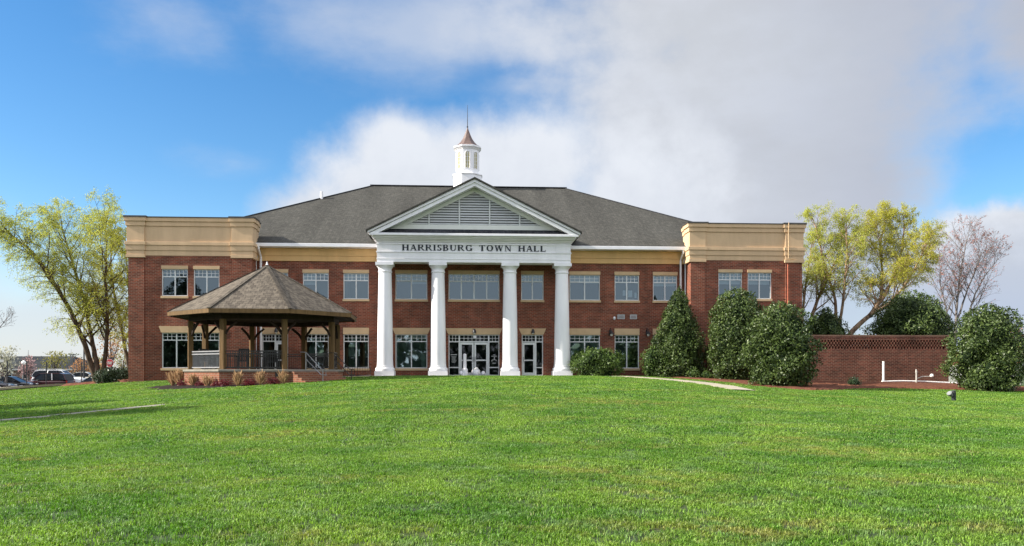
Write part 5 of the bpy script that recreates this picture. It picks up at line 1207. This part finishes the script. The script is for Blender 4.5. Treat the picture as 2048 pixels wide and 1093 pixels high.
b = MB(); b.box(0,9,0,8,-.2,4.15); b.build('wall', mat('far_orange_brick', (.48,.18,.09), .85, .15, 3), hr)
b = MB(); b.box(-.08,9.08,-.08,8.08,4.152,4.36); b.add([(-.4,-.4,4.362),(9.4,-.4,4.362),(9.4,8.4,4.362),(-.4,8.4,4.362),(3,4,6.0),(6,4,6.0)], [(0,1,5,4),(2,3,4,5),(1,2,5),(3,0,4),(3,2,1,0)]) if False else None; b.build('parapet', WHITE, hr)
b = MB(); b.box(-.03,9.03,-.05,0,-.2,2.6); b.build('lower_wall', mat('cream_wall', (.62,.6,.52), .8, .05), hr)
# ================================================================== GRASS
def blade_tile(name, n, h, wd, size, seed, spread=.028):
    rng = np.random.default_rng(seed); p = rng.normal(0, .42, (n,2))*size          # soft-edged, so neighbours run into one another
    # tufts: pull blades together in small clumps
    k = max(6, int(n/34)); c_ = rng.normal(0, .42, (k,2))*size; i = rng.integers(0, k, n); p = np.where(rng.random((n,1)) < .72, c_[i]+rng.normal(0, spread, (n,2)), p)
    a = rng.uniform(0, 6.283, n); H = h*rng.uniform(.5, 1.25, n); ln = rng.uniform(.2, 1.15, n)*H
    ln_a = a+rng.normal(0, .6, n); ddx, ddy = np.cos(ln_a)*ln, np.sin(ln_a)*ln
    s = np.stack([-np.sin(a), np.cos(a), np.zeros(n)], 1)*(wd*rng.uniform(.6, 1.3, n))[:,None]*.5
    b0 = np.concatenate([p, np.full((n,1), -.02)], 1); m1 = b0+np.stack([ddx*.35, ddy*.35, H*.62+.02], 1); tip = b0+np.stack([ddx, ddy, H+.02-ln*.25], 1)
    V = np.stack([b0-s, b0+s, m1+s*.85, m1-s*.85], 1); V2 = np.stack([m1-s*.85, m1+s*.85, tip+s*.15, tip-s*.15], 1)
    # one strip per blade so the colour varies by blade
    allv = np.stack([b0-s, b0+s, m1+s*.85, m1-s*.85, tip], 1).reshape(-1,3); me = bpy.data.meshes.new(name)
    idx = np.arange(n)[:,None]*5; q = (idx+np.array([0,1,2,3])).astype(np.int32); t = (idx+np.array([3,2,4])).astype(np.int32)
    me.vertices.add(n*5); me.vertices.foreach_set('co', allv.astype(np.float32).ravel())
    me.loops.add(n*7); me.loops.foreach_set('vertex_index', np.concatenate([q.ravel(), t.ravel()]))
    me.polygons.add(2*n); me.polygons.foreach_set('loop_start', np.concatenate([np.arange(n)*4, 4*n+np.arange(n)*3]).astype(np.int32)); me.polygons.foreach_set('loop_total', np.concatenate([np.full(n,4), np.full(n,3)]).astype(np.int32))
    me.update(calc_edges=True); me.validate(); me.materials.append(BLADE)
    return bpy.data.objects.new(name, me)
TS = .5
tiles = [blade_tile('grass_tuft_near', 900, .046, .0095, TS, 1), blade_tile('grass_tuft_near_b', 900, .052, .0095, TS, 2), blade_tile('grass_tuft_mid', 430, .050, .016, TS, 3, .04), blade_tile('grass_tuft_far', 190, .050, .030, TS, 4, .06)]
gx = np.arange(-48, 48, TS); gy = np.arange(-52, 14, TS); X, Y = np.meshgrid(gx, gy); X = X.ravel(); Y = Y.ravel()
rx, ry = X-CAM.x, Y-CAM.y; dep = rx*sy+ry*cy; lat = rx*cy-ry*sy
keep = (dep > 5.6) & (np.abs(lat) < dep*.64+3.2)
def seg_dist(P, X, Y):
    best = np.full(len(X), 9e9)
    for (xa,ya,ha),(xb,yb,hb_) in zip(P[:-1], P[1:]):
        dx, dy = xb-xa, yb-ya; t = np.clip(((X-xa)*dx+(Y-ya)*dy)/(dx*dx+dy*dy+1e-9), 0, 1)
        best = np.minimum(best, np.hypot(X-xa-dx*t, Y-ya-dy*t)-(ha+(hb_-ha)*t))
    return best
def inside(poly, X, Y):
    r = np.zeros(len(X), bool)
    for (xa,ya),(xb,yb) in zip(poly, poly[1:]+poly[:1]): r ^= ((ya > Y) != (yb > Y)) & (X < (xb-xa)*(Y-ya)/(yb-ya+1e-12)+xa)
    return r
for P in (LP, RWP, FP, EP): keep &= seg_dist(P, X, Y) > .2
for poly in (GB, TB, RB): keep &= ~inside(poly, X, Y)
keep &= ~((X > WL[0]-.3) & (X < WR[1]+.3) & (Y > -1.6)) & ~((X > -14.3) & (X < 14.3) & (Y > -.3)) & ~((X > -6.5) & (X < 6.5) & (Y > -2.4))
keep &= np.hypot(X-GX, Y-GY) > 4.75
keep &= ~((Y > -3.2) & (X > 15)) & ~inside([(p[0], p[1]) for p in pk], X, Y)
X, Y, dep = X[keep], Y[keep], dep[keep]; rng = np.random.default_rng(9); n = len(X)
e = .25; Z = ground(X, Y); sxx = (ground(X+e, Y)-ground(X-e, Y))/(2*e); syy = (ground(X, Y+e)-ground(X, Y-e))/(2*e)
dj = dep+rng.normal(0, 1.5, n); X = X+rng.uniform(-.14,.14,n); Y = Y+rng.uniform(-.14,.14,n); Z = ground(X, Y)
kind = np.where(dj < 17, rng.integers(0, 2, n), np.where(dj < 30, 2, 3)).astype(np.int32)
me = bpy.data.meshes.new('lawn_grass'); me.vertices.add(n); me.vertices.foreach_set('co', np.stack([X, Y, Z], 1).astype(np.float32).ravel())
at_k = me.attributes.new('kind_index', 'INT', 'POINT'); at_k.data.foreach_set('value', kind)
at_r = me.attributes.new('turn', 'FLOAT_VECTOR', 'POINT')
yaw = rng.uniform(0, 6.283, n); rot = np.zeros((n,3), np.float32)
for i in range(n):
    q = Vector((-sxx[i], -syy[i], 1)).normalized().rotation_difference(Vector((0,0,1))).inverted()
    eu = (q.to_matrix()@Matrix.Rotation(yaw[i], 3, 'Z')).to_euler(); rot[i] = (eu.x, eu.y, eu.z)
at_r.data.foreach_set('vector', rot.ravel()); me.materials.append(BLADE)
lawn = bpy.data.objects.new('lawn_grass', me); C.objects.link(lawn); lawn['kind'] = 'stuff'; lawn['label'] = 'short green lawn grass with paler and straw-coloured patches'
ng = bpy.data.node_groups.new('lawn', 'GeometryNodeTree'); ng.interface.new_socket('Geometry', in_out='INPUT', socket_type='NodeSocketGeometry'); ng.interface.new_socket('Geometry', in_out='OUTPUT', socket_type='NodeSocketGeometry')
gi = ng.nodes.new('NodeGroupInput'); go = ng.nodes.new('NodeGroupOutput'); jn = ng.nodes.new('GeometryNodeJoinGeometry'); lk = ng.links.new
nk = ng.nodes.new('GeometryNodeInputNamedAttribute'); nk.data_type = 'INT'; nk.inputs[0].default_value = 'kind_index'
nr_ = ng.nodes.new('GeometryNodeInputNamedAttribute'); nr_.data_type = 'FLOAT_VECTOR'; nr_.inputs[0].default_value = 'turn'
for i, t in enumerate(tiles):
    oi = ng.nodes.new('GeometryNodeObjectInfo'); oi.inputs['Object'].default_value = t
    cp = ng.nodes.new('FunctionNodeCompare'); cp.data_type = 'INT'; cp.operation = 'EQUAL'
    ins = [s for s in cp.inputs if s.type == 'INT']; lk([s for s in nk.outputs if s.name == 'Attribute'][0], ins[0]); ins[1].default_value = i
    ip = ng.nodes.new('GeometryNodeInstanceOnPoints'); lk(gi.outputs[0], ip.inputs['Points']); lk(cp.outputs[0], ip.inputs['Selection']); lk(oi.outputs['Geometry'], ip.inputs['Instance'])
    lk([s for s in nr_.outputs if s.name == 'Attribute'][0], ip.inputs['Rotation']); lk(ip.outputs[0], jn.inputs[0])
lk(jn.outputs[0], go.inputs[0])
gm = lawn.modifiers.new('grass', 'NODES'); gm.node_group = ng
